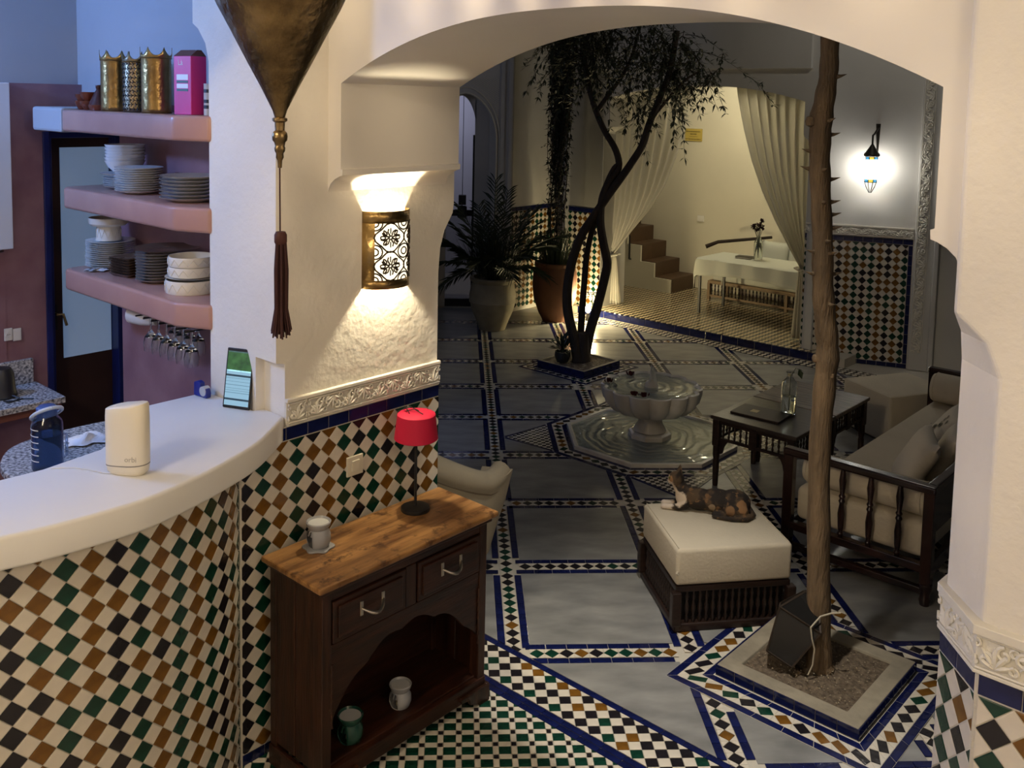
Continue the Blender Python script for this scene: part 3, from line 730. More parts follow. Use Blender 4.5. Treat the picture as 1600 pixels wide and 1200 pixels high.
for k, nm in enumerate(('socket_plate', 'switch_plate')):
    sp = thing(nm, ('white round-hole socket above the granite ledge' if k == 0 else 'white blank plate beside the kitchen socket'), 'socket' if k == 0 else 'wall plate', W(-2.608, -1.395+k*.047, 1.395-k*.008), A45)
    MB().box(0, .010, -.022, .022, -.035, .035).build('plate', M_WHITEPL, sp, bevel=.003)
    if k == 0:
        mb = MB(); mb.lathe([(.016, 0), (.016, .004), (.012, .004), (.012, .001), (0, .001)], 16); mb.v = [(z+.010, x, y) for x, y, z in mb.v]; mb.build('socket_ring', M_WHITEPL, sp, smooth=True)
        for dy in (-.005, .005):
            mb = MB(); mb.lathe([(.002, 0), (.002, .003)], 8); mb.v = [(z+.011, x+dy, y) for x, y, z in mb.v]; mb.build('hole', M_BLACK, sp)
    else: MB().box(.010, .012, -.016, .016, -.028, .028).build('cover', M_WHITEPL, sp, bevel=.001)

# ---- water bottle, crumpled tissue
M_BOTTLE = glass('smoke_blue_plastic', (.45, .55, .72), .08, 1.25)
wb = thing('water_bottle', 'smoky blue plastic water bottle with a carry loop lid', 'bottle', W(-.972, -1.848, 1.201), A45)
MB().lathe([(0, .002), (.056, .002), (.061, .012), (.061, .19), (.057, .205), (.04, .225), (.036, .24), (.033, .24), (.036, .22), (.053, .203), (.057, .19), (.057, .014), (0, .008)], 28).build('flask', M_BOTTLE, wb, smooth=True)
MB().lathe([(.052, .01), (.055, .012), (.055, .15), (0, .15)], 24).build('water', mat('bottle_water', (.30, .42, .62), .05, trans=.85, ior=1.33), wb, smooth=True)
for k in range(6): MB().lathe([(.0612, 0), (.0616, .001), (.0616, .003), (.0612, .004)], 24, (0, 0, .05+k*.026), PI*1.1, PI*1.7).build('level_mark', M_WHITEPL, wb)
lid = MB().lathe([(.038, .228), (.040, .232), (.040, .262), (.030, .270), (0, .272)], 20).build('lid', mat('blue_lid', (.05, .09, .25), .3), wb, smooth=True)
mb = MB(); lp = [(.052*math.cos(a), .058*math.sin(a), .236+.035*math.cos(a)) for a in [2*PI*k/24 for k in range(25)]]; mb.tube(lp, .008, 8); mb.build('carry_loop', mat('grey_loop', (.5, .55, .62), .4), lid, smooth=True)
MB().tube([(.0, .055, .03), (.0, .078, .04), (.0, .078, .13), (.0, .056, .14)], .006, 6).build('side_handle', M_BOTTLE, wb, smooth=True)
rnd = random.Random(3)
def crumple(n, sx, sy, h, seed):
    r = random.Random(seed); ph = [(r.uniform(2, 5), r.uniform(2, 5), r.uniform(0, 6), r.uniform(.2, 1)) for _ in range(7)]
    def fn(u, v):
        x, y = (u-.5)*2, (v-.5)*2; e = max(0, 1-(x*x+y*y)**.8)
        z = sum(a*math.sin(fx*x*2+fy*y*2+p) for fx, fy, p, a in ph)/4
        return (x*sx+.012*math.sin(5*y+seed), y*sy+.012*math.sin(6*x), .006+h*e*(.55+.45*z)+.004*abs(z))
    return MB().grid(fn, n, n)
tag(crumple(16, .085, .055, .05, 2).build('tissue', mat('tissue_white', (.72, .74, .76), .9), loc=W(-1.17, -1.595, 1.201), rz=.5, thick=.002), 'crumpled white tissue on the granite worktop', 'tissue')

# ---- router, tape dispenser, phone, thin cable on the bar
rt = thing('wifi_router', 'upright cream router with an oval footprint on the bar', 'router', W(-.150, -1.905, 1.435), A45+.52)
def oval(a, b, z, n=36, tilt=0): return [(a*abs(math.cos(t))**.75*math.copysign(1, math.cos(t)), b*abs(math.sin(t))**.8*math.copysign(1, math.sin(t)), z+tilt*math.cos(t)) for t in [2*PI*k/n for k in range(n)]]
M_CREAM = mat('cream_plastic', (.74, .68, .55), .4)
MB().loft([oval(.062, .030, 0), oval(.076, .037, .012, tilt=.003), oval(.079, .039, .034, tilt=.006)]).build('foot', M_CREAM, rt, smooth=True)
MB().loft([oval(.0785, .0385, .0355, tilt=.006), oval(.080, .040, .04, tilt=.006), oval(.080, .040, .20), oval(.078, .039, .238, tilt=.012), oval(.074, .036, .243, tilt=.014), oval(.060, .028, .246, tilt=.013)]).build('body', M_CREAM, rt, smooth=True)
MB().loft([oval(.0795, .0395, .033, tilt=.006), oval(.0795, .0395, .0365, tilt=.006)]).build('seam', mat('seam_grey', (.2, .18, .15), .6), rt)
def text(name, body, size, m, parent, mw, extrude=.0003):
    c = bpy.data.curves.new(name, 'FONT'); c.body = body; c.size = size; c.extrude = extrude; c.align_x = 'CENTER'; c.align_y = 'CENTER'
    tmp = bpy.data.objects.new('t', c); me = bpy.data.meshes.new_from_object(tmp, depsgraph=None) if False else None
    COL.objects.link(tmp); dg = bpy.context.evaluated_depsgraph_get(); me = bpy.data.meshes.new_from_object(tmp.evaluated_get(dg))
    bpy.data.objects.remove(tmp); me.name = name; me.materials.clear(); me.materials.append(m)
    o = bpy.data.objects.new(name, me); COL.objects.link(o); o.parent = parent; o.matrix_local = mw; return o
def facing(loc, xdir, up=(0, 0, 1)):
    x = Vector(xdir).normalized(); y = Vector(up).normalized(); z = x.cross(y); l = Vector(loc)
    return Matrix(((x.x, y.x, z.x, l.x), (x.y, y.y, z.y, l.y), (x.z, y.z, z.z, l.z), (0, 0, 0, 1)))
text('lettering', 'orbi', .026, mat('router_print', (.42, .38, .30), .5), rt, facing((.035, -.0385, .062), (1, .16, 0)))
tp = thing('tape_dispenser', 'small blue plastic tape dispenser at the foot of the pier', 'tape dispenser', W(-.745, -1.275, 1.435), A45+.1)
M_NAVY = mat('navy_plastic', (.012, .022, .20), .35)
mb = MB(); mb.loft([[(-.045, y, z) for y, z in ()] or [(x, -.013, z) for x, z in ((-.045, 0), (.045, 0), (.048, .02), (.04, .042), (.015, .045), (.005, .04), (.002, .062), (-.02, .068), (-.044, .06))], [(x, .013, z) for x, z in ((-.045, 0), (.045, 0), (.048, .02), (.04, .042), (.015, .045), (.005, .04), (.002, .062), (-.02, .068), (-.044, .06))]]); mb.build('body', M_NAVY, tp, bevel=.004)
mb = MB(); mb.lathe([(.012, -.014), (.022, -.014), (.022, .014), (.012, .014)], 20); mb.v = [(x+.02, z, y+.028) for x, y, z in mb.v]; mb.build('tape_roll', mat('clear_tape', (.4, .42, .45), .2), tp, smooth=True)
ph = thing('smartphone', 'smartphone propped upright on the bar showing a white page with a green picture', 'phone', W(-.495, -1.262, 1.435), A45+.42)
phb = MB(); phb.box(-.066, .066, -.005, .005, 0, .252); po = phb.build('body', M_BLACK, ph, bevel=.004, seg=3); po.rotation_euler = (-.17, 0, 0)
scm, nt, bs = nodes('phone_screen'); bs.inputs['Base Color'].default_value = (0, 0, 0, 1)
N_, L_ = nt.nodes, nt.links
tc = N_.new('ShaderNodeTexCoord'); sx = N_.new('ShaderNodeSeparateXYZ'); L_.new(tc.outputs['Object'], sx.inputs[0])
ramp = N_.new('ShaderNodeValToRGB'); ramp.color_ramp.interpolation = 'CONSTANT'; mr = N_.new('ShaderNodeMapRange'); mr.inputs[1].default_value = .01; mr.inputs[2].default_value = .245
L_.new(sx.outputs[2], mr.inputs[0]); L_.new(mr.outputs[0], ramp.inputs[0])
els = ramp.color_ramp.elements; white = (.32, .55, .72, 1); dark = (.03, .06, .09, 1); mid = (.15, .3, .42, 1)
stops = [(0, white), (.10, dark), (.135, white), (.23, mid), (.24, white), (.27, mid), (.28, white), (.31, mid), (.32, white), (.37, mid), (.38, white), (.43, mid), (.44, white), (.49, mid), (.50, white), (.525, dark), (.56, white), (.64, (.03, .075, .03, 1)), (.955, (.05, .08, .1, 1))]
els[0].position = 0; els[0].color = stops[0][1]; els[1].position = stops[1][0]; els[1].color = stops[1][1]
for p_, c_ in stops[2:]:
    e = els.new(p_); e.color = c_
nz = N_.new('ShaderNodeTexNoise'); nz.inputs['Scale'].default_value = 38; mxn = N_.new('ShaderNodeMix'); mxn.data_type = 'RGBA'; mxn.blend_type = 'MULTIPLY'
gt = N_.new('ShaderNodeMath'); gt.operation = 'GREATER_THAN'; gt.inputs[1].default_value = .155; L_.new(sx.outputs[2], gt.inputs[0]); L_.new(gt.outputs[0], mxn.inputs[0])
cr = N_.new('ShaderNodeValToRGB'); cr.color_ramp.elements[0].color = (.2, .2, .5, 1); cr.color_ramp.elements[1].color = (3, 3.4, 2.6, 1); L_.new(tc.outputs['Object'], nz.inputs['Vector']); L_.new(nz.outputs['Fac'], cr.inputs[0])
L_.new(ramp.outputs[0], mxn.inputs[6]); L_.new(cr.outputs[0], mxn.inputs[7]); L_.new(mxn.outputs[2], bs.inputs['Emission Color']); bs.inputs['Emission Strength'].default_value = .9; bs.inputs['Roughness'].default_value = .1
MB().box(-.059, .059, -.0056, -.0049, .012, .24).build('screen', scm, po)
MB().box(-.02, .02, .0, .05, 0, .004).build('stand', M_BLACK, ph)
cb = tag(MB().tube([W(-.37, -2.08, 1.436), W(-.32, -2.02, 1.437), W(-.26, -1.99, 1.437), W(-.20, -1.97, 1.437), W(-.17, -1.945, 1.438)], .0015, 5).build('power_cable', M_WHITEPL, smooth=True), 'thin white cable running to the router', 'cable')

# ---- shelves
for k, z in enumerate((2.665, 2.262, 1.83)):
    p = [(-2.10, -.955), (-2.10, -1.26), (-2.07, -1.30), (-.93, -1.305), (-.757, -1.225), (-.765, -1.0), (-.775, -.955)]
    lb = ('top salmon tadelakt shelf with the brass vases', 'middle salmon tadelakt shelf with white bowls and plates', 'bottom salmon tadelakt shelf with the stemware hanging below')[k]
    tag(MB().prism(orient(p), z-.113, z).build('wall_shelf', M_SHELF, rz=A45, bevel=.016, seg=3, smooth=True), lb, 'shelf', 'tadelakt shelves beside the pier')
# crockery
M_CHINA = mat('white_china', (.70, .69, .66), .12); M_DCHINA = mat('dark_glazed', (.13, .085, .06), .15); M_TERRA = mat('glazed_terracotta', (.16, .035, .015), .15, var=.3)
def plate_me(r, h=.019, nm='plate', m=M_CHINA):
    me = MB().lathe([(0, .0), (.55*r, 0), (.6*r, .003), (.97*r, h*.85), (r, h), (.97*r, h), (.62*r, .006), (0, .005)], 28).mesh(nm, smooth=True); me.materials.append(m); return me
ORD = ('lowest', 'second', 'third', 'fourth', 'fifth', 'sixth', 'seventh', 'eighth', 'ninth', 'tenth', 'eleventh', 'twelfth')
def nth(label, k, n): return label if n == 1 else label+(', lowest one' if k == 0 else ', topmost one' if k == n-1 else ', %s from the bottom' % ORD[k])
def pile(me, nm, n, t, s, z, dz, label, cat, group, jit=.002):
    rr = random.Random(n*7+int(t*100))
    for k in range(n):
        o = mkobj(nm, me, None, None, W(t+rr.uniform(-jit, jit), s+rr.uniform(-jit, jit), z+k*dz+.0006), rr.uniform(0, 6)); tag(o, nth(label, k, n), cat, group)
    return z+n*dz
pA = plate_me(.105); z = pile(pA, 'plate', 5, -1.80, -1.10, 2.262, .0105, 'small white plate in the pile under the white bowls', 'plate', 'small plates under the bowls')
z = pile(plate_me(.112), 'saucer', 1, -1.815, -1.105, z+.012, .01, 'single white saucer right under the white bowls', 'saucer', None)
bowl = MB().lathe([(0, 0), (.04, 0), (.045, .006), (.085, .045), (.1, .075), (.098, .076), (.082, .048), (.04, .01), (0, .008)], 28).mesh('bowl', smooth=True); bowl.materials.append(M_CHINA)
pile(bowl, 'bowl', 6, -1.79, -1.10, z-.002, .0165, 'white bowl in the stack on the middle shelf', 'bowl', 'white bowls on the middle shelf')
pile(plate_me(.116), 'plate', 11, -1.545, -1.15, 2.262, .0112, 'white plate in the middle pile of the middle shelf', 'plate', 'plates in the middle pile')
pC = plate_me(.140, .022, m=mat('grey_rim_china', (.42, .40, .37), .12)); pile(pC, 'plate', 7, -1.075, -1.135, 2.262, .0165, 'large grey-rimmed plate in the pile next to the pier', 'plate', 'large plates next to the pier')
zD = pile(plate_me(.118), 'plate', 5, -1.955, -1.115, 1.83, .0115, 'white plate at the bottom of the pile by the door', 'plate', 'lower plates by the door')
zD = pile(plate_me(.125), 'plate', 8, -1.945, -1.11, zD, .0105, 'wider white plate under the pedestal dish', 'plate', 'upper plates by the door')
cs = thing('pedestal_dish', 'cream pedestal dish standing on the plate pile', 'dish', W(-1.955, -1.115, zD+.008), 0)
M_EMB = mat('embossed_cream', (.68, .63, .53), .2)
MB().lathe([(.0, 0), (.066, 0), (.062, .02), (.060, .075), (.0, .075)], 28).build('foot', M_EMB, cs, smooth=True)
MB().lathe([(0, .075), (.085, .078), (.098, .09), (.1, .12), (.096, .12), (.092, .095), (0, .088)], 28).build('bowl', M_EMB, cs, smooth=True)
def zigzag(r, z0, z1, n, name, par, nm='relief'):
    mb = MB(); pts = [(r*math.cos(2*PI*k/n), r*math.sin(2*PI*k/n), z0 if k % 2 else z1) for k in range(n+1)]; mb.tube(pts, .0016, 4); return mb.build(nm, M_EMB, par)
zigzag(.062, .012, .06, 24, '', cs)
sq = MB().loft([[(x*a, y*a, z) for x, y in ((-1, -.9), (-.9, -1), (.9, -1), (1, -.9), (1, .9), (.9, 1), (-.9, 1), (-1, .9))] for a, z in ((.05, 0), (.06, .001), (.078, .018), (.075, .018), (.055, .005))]).mesh('square_plate', smooth=True); sq.materials.append(M_DCHINA)
rr = random.Random(5)
for k in range(7):
    o = mkobj('square_plate', sq, None, None, W(-1.668, -1.14, 1.8305+k*.0135), A45+.18); tag(o, nth('dark brown square plate in the low pile of the bottom shelf', k, 7), 'plate', 'square plates on the bottom shelf')
pF = plate_me(.105, .02, m=mat('dark_rim_china', (.30, .27, .24), .12)); pile(pF, 'plate', 10, -1.425, -1.12, 1.83, .0145, 'dark-rimmed plate in the pile beside the embossed dishes', 'plate', 'dark-rimmed plates')
tag(mkobj('serving_plate', plate_me(.16, .02, 'serving_plate', M_DCHINA), None, None, W(-1.40, -1.085, 1.83+.152), 0), 'wide dark plate laid on the dark-rimmed pile', 'plate')
def dish(r, h, z, label, group=None):
    d = thing('embossed_dish', label, 'dish', W(-1.10, -1.118, z), 0, group)
    MB().lathe([(0, 0), (r*.97, 0), (r, .006), (r, h-.006), (r*.985, h), (r*.94, h), (r*.93, .01), (0, .008)], 36).build('body', M_EMB, d, smooth=True); zigzag(r+.001, h*.2, h*.8, 30, '', d); return d
dish(.122, .062, 1.8305, 'large embossed cream dish at the bottom of its stack')
tag(mkobj('saucer', plate_me(.124, .012, 'saucer', M_EMB), None, None, W(-1.10, -1.118, 1.894), 0), 'cream saucer between the embossed dishes', 'saucer')
dish(.108, .046, 1.908, 'embossed cream dish, middle one of the stack'); dish(.108, .046, 1.956, 'embossed cream dish, topmost of the stack')
tag(crumple(10, .05, .035, .02, 9).build('cloth', mat('patterned_cloth', (.6, .62, .66), .9, col2=(.03, .03, .03), scale=30), loc=W(-1.885, -1.215, 1.8305), rz=.3, thick=.002), 'small crumpled black and white cloth on the bottom shelf', 'cloth')
# top shelf
tb = MB().lathe([(0, 0), (.022, 0), (.026, .006), (.04, .03), (.042, .046), (.039, .046), (.034, .025), (0, .008)], 24).mesh('terracotta_bowl', smooth=True); tb.materials.append(M_TERRA)
for (t, s, z, lb) in ((-2.04, -1.20, 2.666, 'dark terracotta bowl, left one of the pair on the shelf'), (-2.035, -1.20, 2.700, 'dark terracotta bowl nested in the left bowl'), (-1.955, -1.21, 2.666, 'dark terracotta bowl under the upper bowl beside the tagine'), (-1.955, -1.21, 2.712, 'dark terracotta bowl on top, beside the tagine')):
    tag(mkobj('terracotta_bowl', tb, None, None, W(t, s, z), 0), lb, 'bowl', 'terracotta bowls on the top shelf')
tj = thing('mini_tagine', 'small dark tagine with a conical lid on the top shelf', 'tagine', W(-1.845, -1.205, 2.666), 0)
MB().lathe([(0, 0), (.045, 0), (.052, .02), (.052, .028), (0, .028)], 24).build('dish', M_TERRA, tj, smooth=True); MB().lathe([(.050, .028), (.042, .05), (.022, .09), (.013, .105), (.017, .118), (.016, .128), (0, .13)], 24).build('lid', mat('dark_terracotta', (.06, .014, .010), .2), tj, smooth=True)
def vase(t, s, label, pierced=False, r=.066, h=.30):
    v = thing('brass_vase', label, 'vase', W(t, s, 2.666), .3, 'crowned brass vases')
    n = 48; loops = []
    m = 6; n = 72
    def top(a): return h-.036+.038*(1-abs(math.sin(a*m/2))**.65)
    H = [0, .02, .12, .22, h-.05]
    for z in H: loops.append([(r*math.cos(2*PI*k/n), r*math.sin(2*PI*k/n), z) for k in range(n)])
    loops.append([((r+.004)*math.cos(2*PI*k/n), (r+.004)*math.sin(2*PI*k/n), h-.047+.008) for k in range(n)])
    loops.append([((r+.004)*math.cos(2*PI*k/n), (r+.004)*math.sin(2*PI*k/n), top(2*PI*k/n)) for k in range(n)])
    MB().loft(loops, cap=False).build('body', M_BRASS if not pierced else mat('nickel_brass', (.30, .24, .15), .3, 1, bump=.3, bscale=30), v, smooth=True, thick=.002)
    MB().lathe([(0, .001), (r-.002, .001), (r-.002, .004), (0, .004)], 24).build('base', M_BRASS, v)
    MB().lathe([(r+.002, h-.052), (r+.006, h-.048), (r+.002, h-.044)], 32, cap=False).build('collar', M_BRASS, v, smooth=True)
    if pierced:
        mb = MB(); rq = random.Random(2)
        for i in range(22):
            for j in range(11):
                a = 2*PI*(i+.5*(j % 2))/22; z = .015+j*.0215
                for k in range(3):
                    b = k*2*PI/3+rq.uniform(-.3, .3); p0 = (a, z); p1 = (a+.011/r*math.cos(b), z+.011*math.sin(b))
                    mb.tube([((r+.0015)*math.cos(q[0]), (r+.0015)*math.sin(q[0]), q[1]) for q in (p0, p1)], [.0028, .001], 4)
        o = mb.build('cutwork', M_BLACK, v); o['kind'] = 'stuff'
vase(-1.70, -1.19, 'plain brass vase with a crown rim, leftmost of three'); vase(-1.485, -1.19, 'pierced nickel vase with a crown rim between two plain ones', True, .056, .29); vase(-1.262, -1.20, 'plain brass vase with a crown rim nearest the pink box', False, .066, .305)
pb = thing('drink_carton', 'pink drink carton with white label bars next to the pier', 'carton', W(-1.00, -1.175, 2.666), A45+.22)
M_PINK = mat('pink_card', (.60, .03, .20), .45)
MB().box(-.055, .055, -.045, .045, 0, .262).build('box', M_PINK, pb, bevel=.002)
MB().prism([(-.055, -.045), (.055, -.045), (.055, .045), (-.055, .045)], .262, .29, [(-.045, -.012), (.06, -.012), (.06, .012), (-.045, .012)]).build('flap', mat('brown_card', (.12, .05, .04), .6), pb)
for z0, z1, m in ((.155, .180, M_WHITEPL), (.118, .138, M_WHITEPL), (.142, .152, mat('green_bar', (.05, .12, .10), .5)), (.105, .115, mat('green_bar', (.05, .12, .10), .5))): MB().box(-.036, .036, -.0462, -.045, z0, z1).build('label_bar', m, pb)
text('lettering', 'Là', .034, mat('white_print', (.7, .6, .6), .5), pb, facing((-.012, -.0456, .232), (1, 0, 0)))
ct = thing('paper_tube', 'pale grey printed canister at the end of the top shelf', 'canister', W(-.84, -1.165, 2.666), A45)
MB().lathe([(0, 0), (.032, 0), (.032, .14), (0, .14)], 20).build('body', mat('canister_grey', (.42, .38, .33), .5), ct, smooth=True)
for z0 in (.03, .055, .10): MB().lathe([(.0322, z0), (.0326, z0+.001), (.0326, z0+.014), (.0322, z0+.015)], 14, a0=PI*1.2, a1=PI*1.75, cap=False).build('print_mark', M_BLACK, ct)
# under the bottom shelf: rack, stemware, cutlery bundle, napkin
rk = thing('stemware_rack', 'dark metal stemware rack under the bottom shelf', 'rack', (0, 0, 0), A45)
for k in range(7): MB().tube([(-1.30+k*.075-.02, -1.29, 1.700), (-1.30+k*.075-.02, -.99, 1.700)], .004, 5).build('rail', M_BLACK, rk)
MB().box(-1.33, -.84, -1.15, -1.13, 1.699, 1.716).build('cross_bar', M_BLACK, rk)
gl_me = MB().lathe([(.031, 0), (.033, .002), (.006, .008), (.004, .06), (.010, .072), (.028, .095), (.034, .125), (.030, .165), (.029, .165), (.033, .125), (.027, .097), (.0, .078)], 20).mesh('wine_glass', smooth=True); gl_me.materials.append(M_GLASS)
for k in range(6):
    for j in range(2):
        if j == 1 and k > 3: continue
        o = mkobj('wine_glass', gl_me, None, None, W(-1.27+k*.075, -1.24+j*.12, 1.698), 0); o.rotation_euler = (PI, 0, 0); tag(o, 'clear wine glass hanging in the %s row, %s counting from the door' % (('front', 'back')[j], ('first',)[0] if k == 0 else ORD[k]), 'wine glass', 'stemware under the bottom shelf')
cut = thing('cutlery_bundle', 'bundle of dark cutlery tucked under the bottom shelf', 'cutlery', W(-1.70, -1.15, 1.69), A45)
rr = random.Random(8)
for k in range(9): MB().tube([(-.17+rr.uniform(-.03, .03), -.03+k*.008, .0+rr.uniform(-.02, .02)), (-.05, -.03+k*.006, .004), (.16, -.02+k*.004, .012)], [.007, .004, .004], 5, flat=.4).build('utensil', M_BLACK if k % 2 else mat('steel', (.5, .5, .5), .2, 1), cut)
nk = MB(); nk.tube([(-.10, -.02, .0), (.0, -.01, .0), (.13, .0, .012)], [.026, .024, .018], 14, flat=1.5)
tag(nk.build('folded_napkin', mat('napkin', (.55, .52, .48), .8), loc=W(-1.42, -1.20, 1.66), rz=A45, smooth=True), 'rolled pale napkin under the bottom shelf', 'napkin')

# ================================================================== hanging brass lantern
lt = thing('pendant_lantern', 'big conical hammered brass lantern hanging in the foreground', 'lantern', (-.763, -2.117, 2.702))
MB().lathe([(.0, -.002), (.012, 0), (.018, .02), (.045, .075), (.078, .137), (.118, .215), (.150, .275), (.168, .315), (.172, .33)], 48, cap=False).build('cone', M_DBRASS, lt, smooth=True)
mb = MB(); mb.lathe([(.172, .325), (.180, .33), (.180, .345), (.172, .35)], 48, cap=False); mb.lathe([(.172, .63), (.180, .635), (.180, .65), (.172, .655)], 48, cap=False); mb.build('rim', M_DBRASS, lt, smooth=True)
mb = MB(); n = 28
for i in range(n):
    for j in range(6):
        a0 = 2*PI*(i+.5*(j % 2))/n; z0 = .345+j*.05
        for sg in (-1, 1): mb.tube([(.174*math.cos(a0+sg*f*PI/n), .174*math.sin(a0+sg*f*PI/n), z0+.05*f) for f in (0, .5, 1)], .0065, 4)
mb.build('lattice', M_DBRASS, lt)
MB().lathe([(.176, .65), (.15, .70), (.09, .75), (.03, .79), (.02, .85), (.0, .86)], 32, cap=False).build('dome', M_DBRASS, lt, smooth=True)
MB().tube([(0, 0, .85), (0, 0, 1.598)], .006, 6).build('chain', M_DBRASS, lt)
fin = [(.012, .004), (.019, 0), (.019, -.006), (.013, -.01), (.012, -.03), (.018, -.036), (.0195, -.045), (.0185, -.055), (.014, -.06), (.012, -.07), (.014, -.074), (.013, -.082), (.009, -.088), (.010, -.098), (.006, -.106), (.005, -.124), (0, -.126)]
MB().lathe(fin[::-1], 20).build('finial', M_DBRASS, lt, smooth=True)
ts_ = MB().tube([(0, 0, -.12), (.001, -.004, -.2), (.003, -.012, -.286)], .0022, 5).build('tassel_cord', mat('maroon', (.035, .008, .007), .8), lt)
tz = thing('tassel', '', ''); bpy.data.objects.remove(tz)
mb = MB(); mb.lathe([(0, 0), (.012, -.002), (.016, -.01), (.016, -.028), (.013, -.034)], 16); mb.v = [(x+.004, y-.012, z-.283) for x, y, z in mb.v]; tsl = mb.build('tassel_head', M_DBRASS if False else mat('maroon_wrap', (.05, .012, .008), .7), lt, smooth=True)
mb = MB(); rr = random.Random(6)
for k in range(70):
    a = rr.uniform(0, 2*PI); q = math.sqrt(rr.random()); r0 = .013*q; r1 = .021*q; x, y = math.cos(a), math.sin(a)
    mb.tube([(r0*x, r0*y, -.03), (.018*q*x, .018*q*y, -.10), (.017*q*x, .017*q*y, -.20), ((r1+.006)*x, (r1+.006)*y, -.262+rr.uniform(-.012, .012))], .0022, 4)
mb.v = [(x+.004, y-.012, z-.283) for x, y, z in mb.v]
o = mb.build('tassel_threads', mat('maroon', (.035, .008, .007), .8), lt); o['kind'] = 'stuff'
lamp('lantern_bulb', (-.763, -2.117, 2.702+.50), 34, (1, .80, .55), .012).parent = None

# ================================================================== wall sconce
sc = thing('wall_sconce', 'half-round brass sconce with glowing pierced front on the white wall', 'sconce', W(-.272, -.645, 1.918), -A45)
# local x runs along the wall to the right, local -y out of the wall
R_ = .125; Hs = .345
def cyl(a, z, r=R_): return (r*math.cos(a), -r*.78*math.sin(a), z)
def band(a0, a1, z0, z1, n, r=R_): 
    return MB().grid(lambda u, v: cyl(a0+(a1-a0)*u, z0+(z1-z0)*v, r), n, 1)
for (a0, a1, z0, z1, nm) in ((0, PI, Hs-.052, Hs, 'top_band'), (0, PI, 0, .040, 'bottom_band'), (PI*.80, PI, .040, Hs-.052, 'side_band')):
    band(a0, a1, z0, z1, 24).build(nm, M_BRASS, sc, smooth=True, thick=.002)
band(.02, PI*.82, .036, Hs-.048, 24, R_-.006).build('diffuser', mat('sconce_glow', (.9, .85, .75), .6, emit=(1, .86, .62), estr=1.5), sc, smooth=True)
mb = MB(); aw0, aw1 = .03, PI*.80; z0, z1 = .040, Hs-.052
def sp(u, v): return cyl(aw0+(aw1-aw0)*(1-u), z0+(z1-z0)*v, R_+.0005)
def poly2(pts, r=.0021): mb.tube([sp(*p) for p in pts], r*1.55, 4)
nu, nv = 2, 2
for i in range(nu):
    for j in range(nv):
        cx, cy = (i+.5)/nu, (j+.5)/nv; w_, h_ = .5/nu, .5/nv
        poly2([(cx+w_*.92*math.cos(a)*(1+.12*math.cos(4*a)), cy+h_*.92*math.sin(a)*(1+.12*math.cos(4*a))) for a in [2*PI*k/24 for k in range(25)]], .0024)
        for q in range(8):
            a = 2*PI*q/8
            poly2([(cx+w_*f*.75*math.cos(a+.45*math.sin(f*PI)), cy+h_*f*.75*math.sin(a+.45*math.sin(f*PI))) for f in (.1, .35, .6, .85)], .0024)
            poly2([(cx+w_*(.48+.16*math.cos(b))*math.cos(a), cy+h_*(.48+.16*math.cos(b))*math.sin(a)+h_*.12*math.sin(b)) for b in [2*PI*k/8 for k in range(9)]], .0022)
        for sxg in (-1, 1):
            for syg in (-1, 1):
                for f0 in (.25, .5):
                    poly2([(cx+sxg*w_*(1-f0*math.cos(a)), cy+syg*h_*(1-f0*math.sin(a))) for a in (0, .4, .8, 1.2, PI/2)], .0022)
o = mb.build('pierced_pattern', mat('burnt_brass', (.05, .032, .014), .5, .5), sc); o['kind'] = 'stuff'
sl = lamp('sconce_bulb', W(-.225, -.645, 2.06), 32, (1, .86, .60), .02)

# ================================================================== carved cabinet
M_CAB = mat('brown_cabinet_wood', (.046, .016, .007), .38, col2=(.012, .005, .003), scale=5, stretch=(7, 7, .8), bump=.15, bscale=16, detail=6)
M_CABX = mat('brown_cabinet_boards', (.042, .013, .006), .38, col2=(.012, .005, .003), scale=5, stretch=(.8, 6, 6), bump=.15, bscale=16, detail=6)
M_CABTOP = mat('worn_golden_top', (.36, .185, .065), .34, col2=(.11, .045, .015), scale=5, stretch=(.9, 6, 3), bump=.12, bscale=14, detail=7)
nt = M_CABTOP.node_tree; bs = nt.nodes['Principled BSDF']; src = bs.inputs['Base Color'].links[0].from_socket
tcx = nt.nodes.new('ShaderNodeTexCoord'); nz = nt.nodes.new('ShaderNodeTexNoise'); nz.inputs['Scale'].default_value = 9; nz.inputs['Detail'].default_value = 8; nz.inputs['Roughness'].default_value = .7; nt.links.new(tcx.outputs['Object'], nz.inputs['Vector'])
rp = nt.nodes.new('ShaderNodeValToRGB'); rp.color_ramp.elements[0].position = .53; rp.color_ramp.elements[1].position = .62; nt.links.new(nz.outputs['Fac'], rp.inputs[0])
mxw = nt.nodes.new('ShaderNodeMix'); mxw.data_type = 'RGBA'; nt.links.new(rp.outputs[0], mxw.inputs[0]); nt.links.new(src, mxw.inputs[6]); mxw.inputs[7].default_value = (.07, .028, .010, 1); nt.links.new(mxw.outputs[2], bs.inputs['Base Color'])
cbn = thing('cabinet', 'worn brown wooden cabinet with two drawers and a scalloped open niche', 'cabinet', W(-.028, -.825, 0), -A45)
hx, y0, y1 = .46, -.165, .185      # body half length, front, back
def cbx(nm, m, a, b, c, d, e, f, par=None, bev=.004): return MB().box(a, b, c, d, e, f).build(nm, m, par or cbn, bevel=bev)
MB().box(-.497, .497, -.202, .195, .875, .90).build('top_board', M_CABTOP, cbn, bevel=.007, seg=2)
cbx('top_moulding', M_CABX, -.475, .475, -.182, .19, .852, .875)
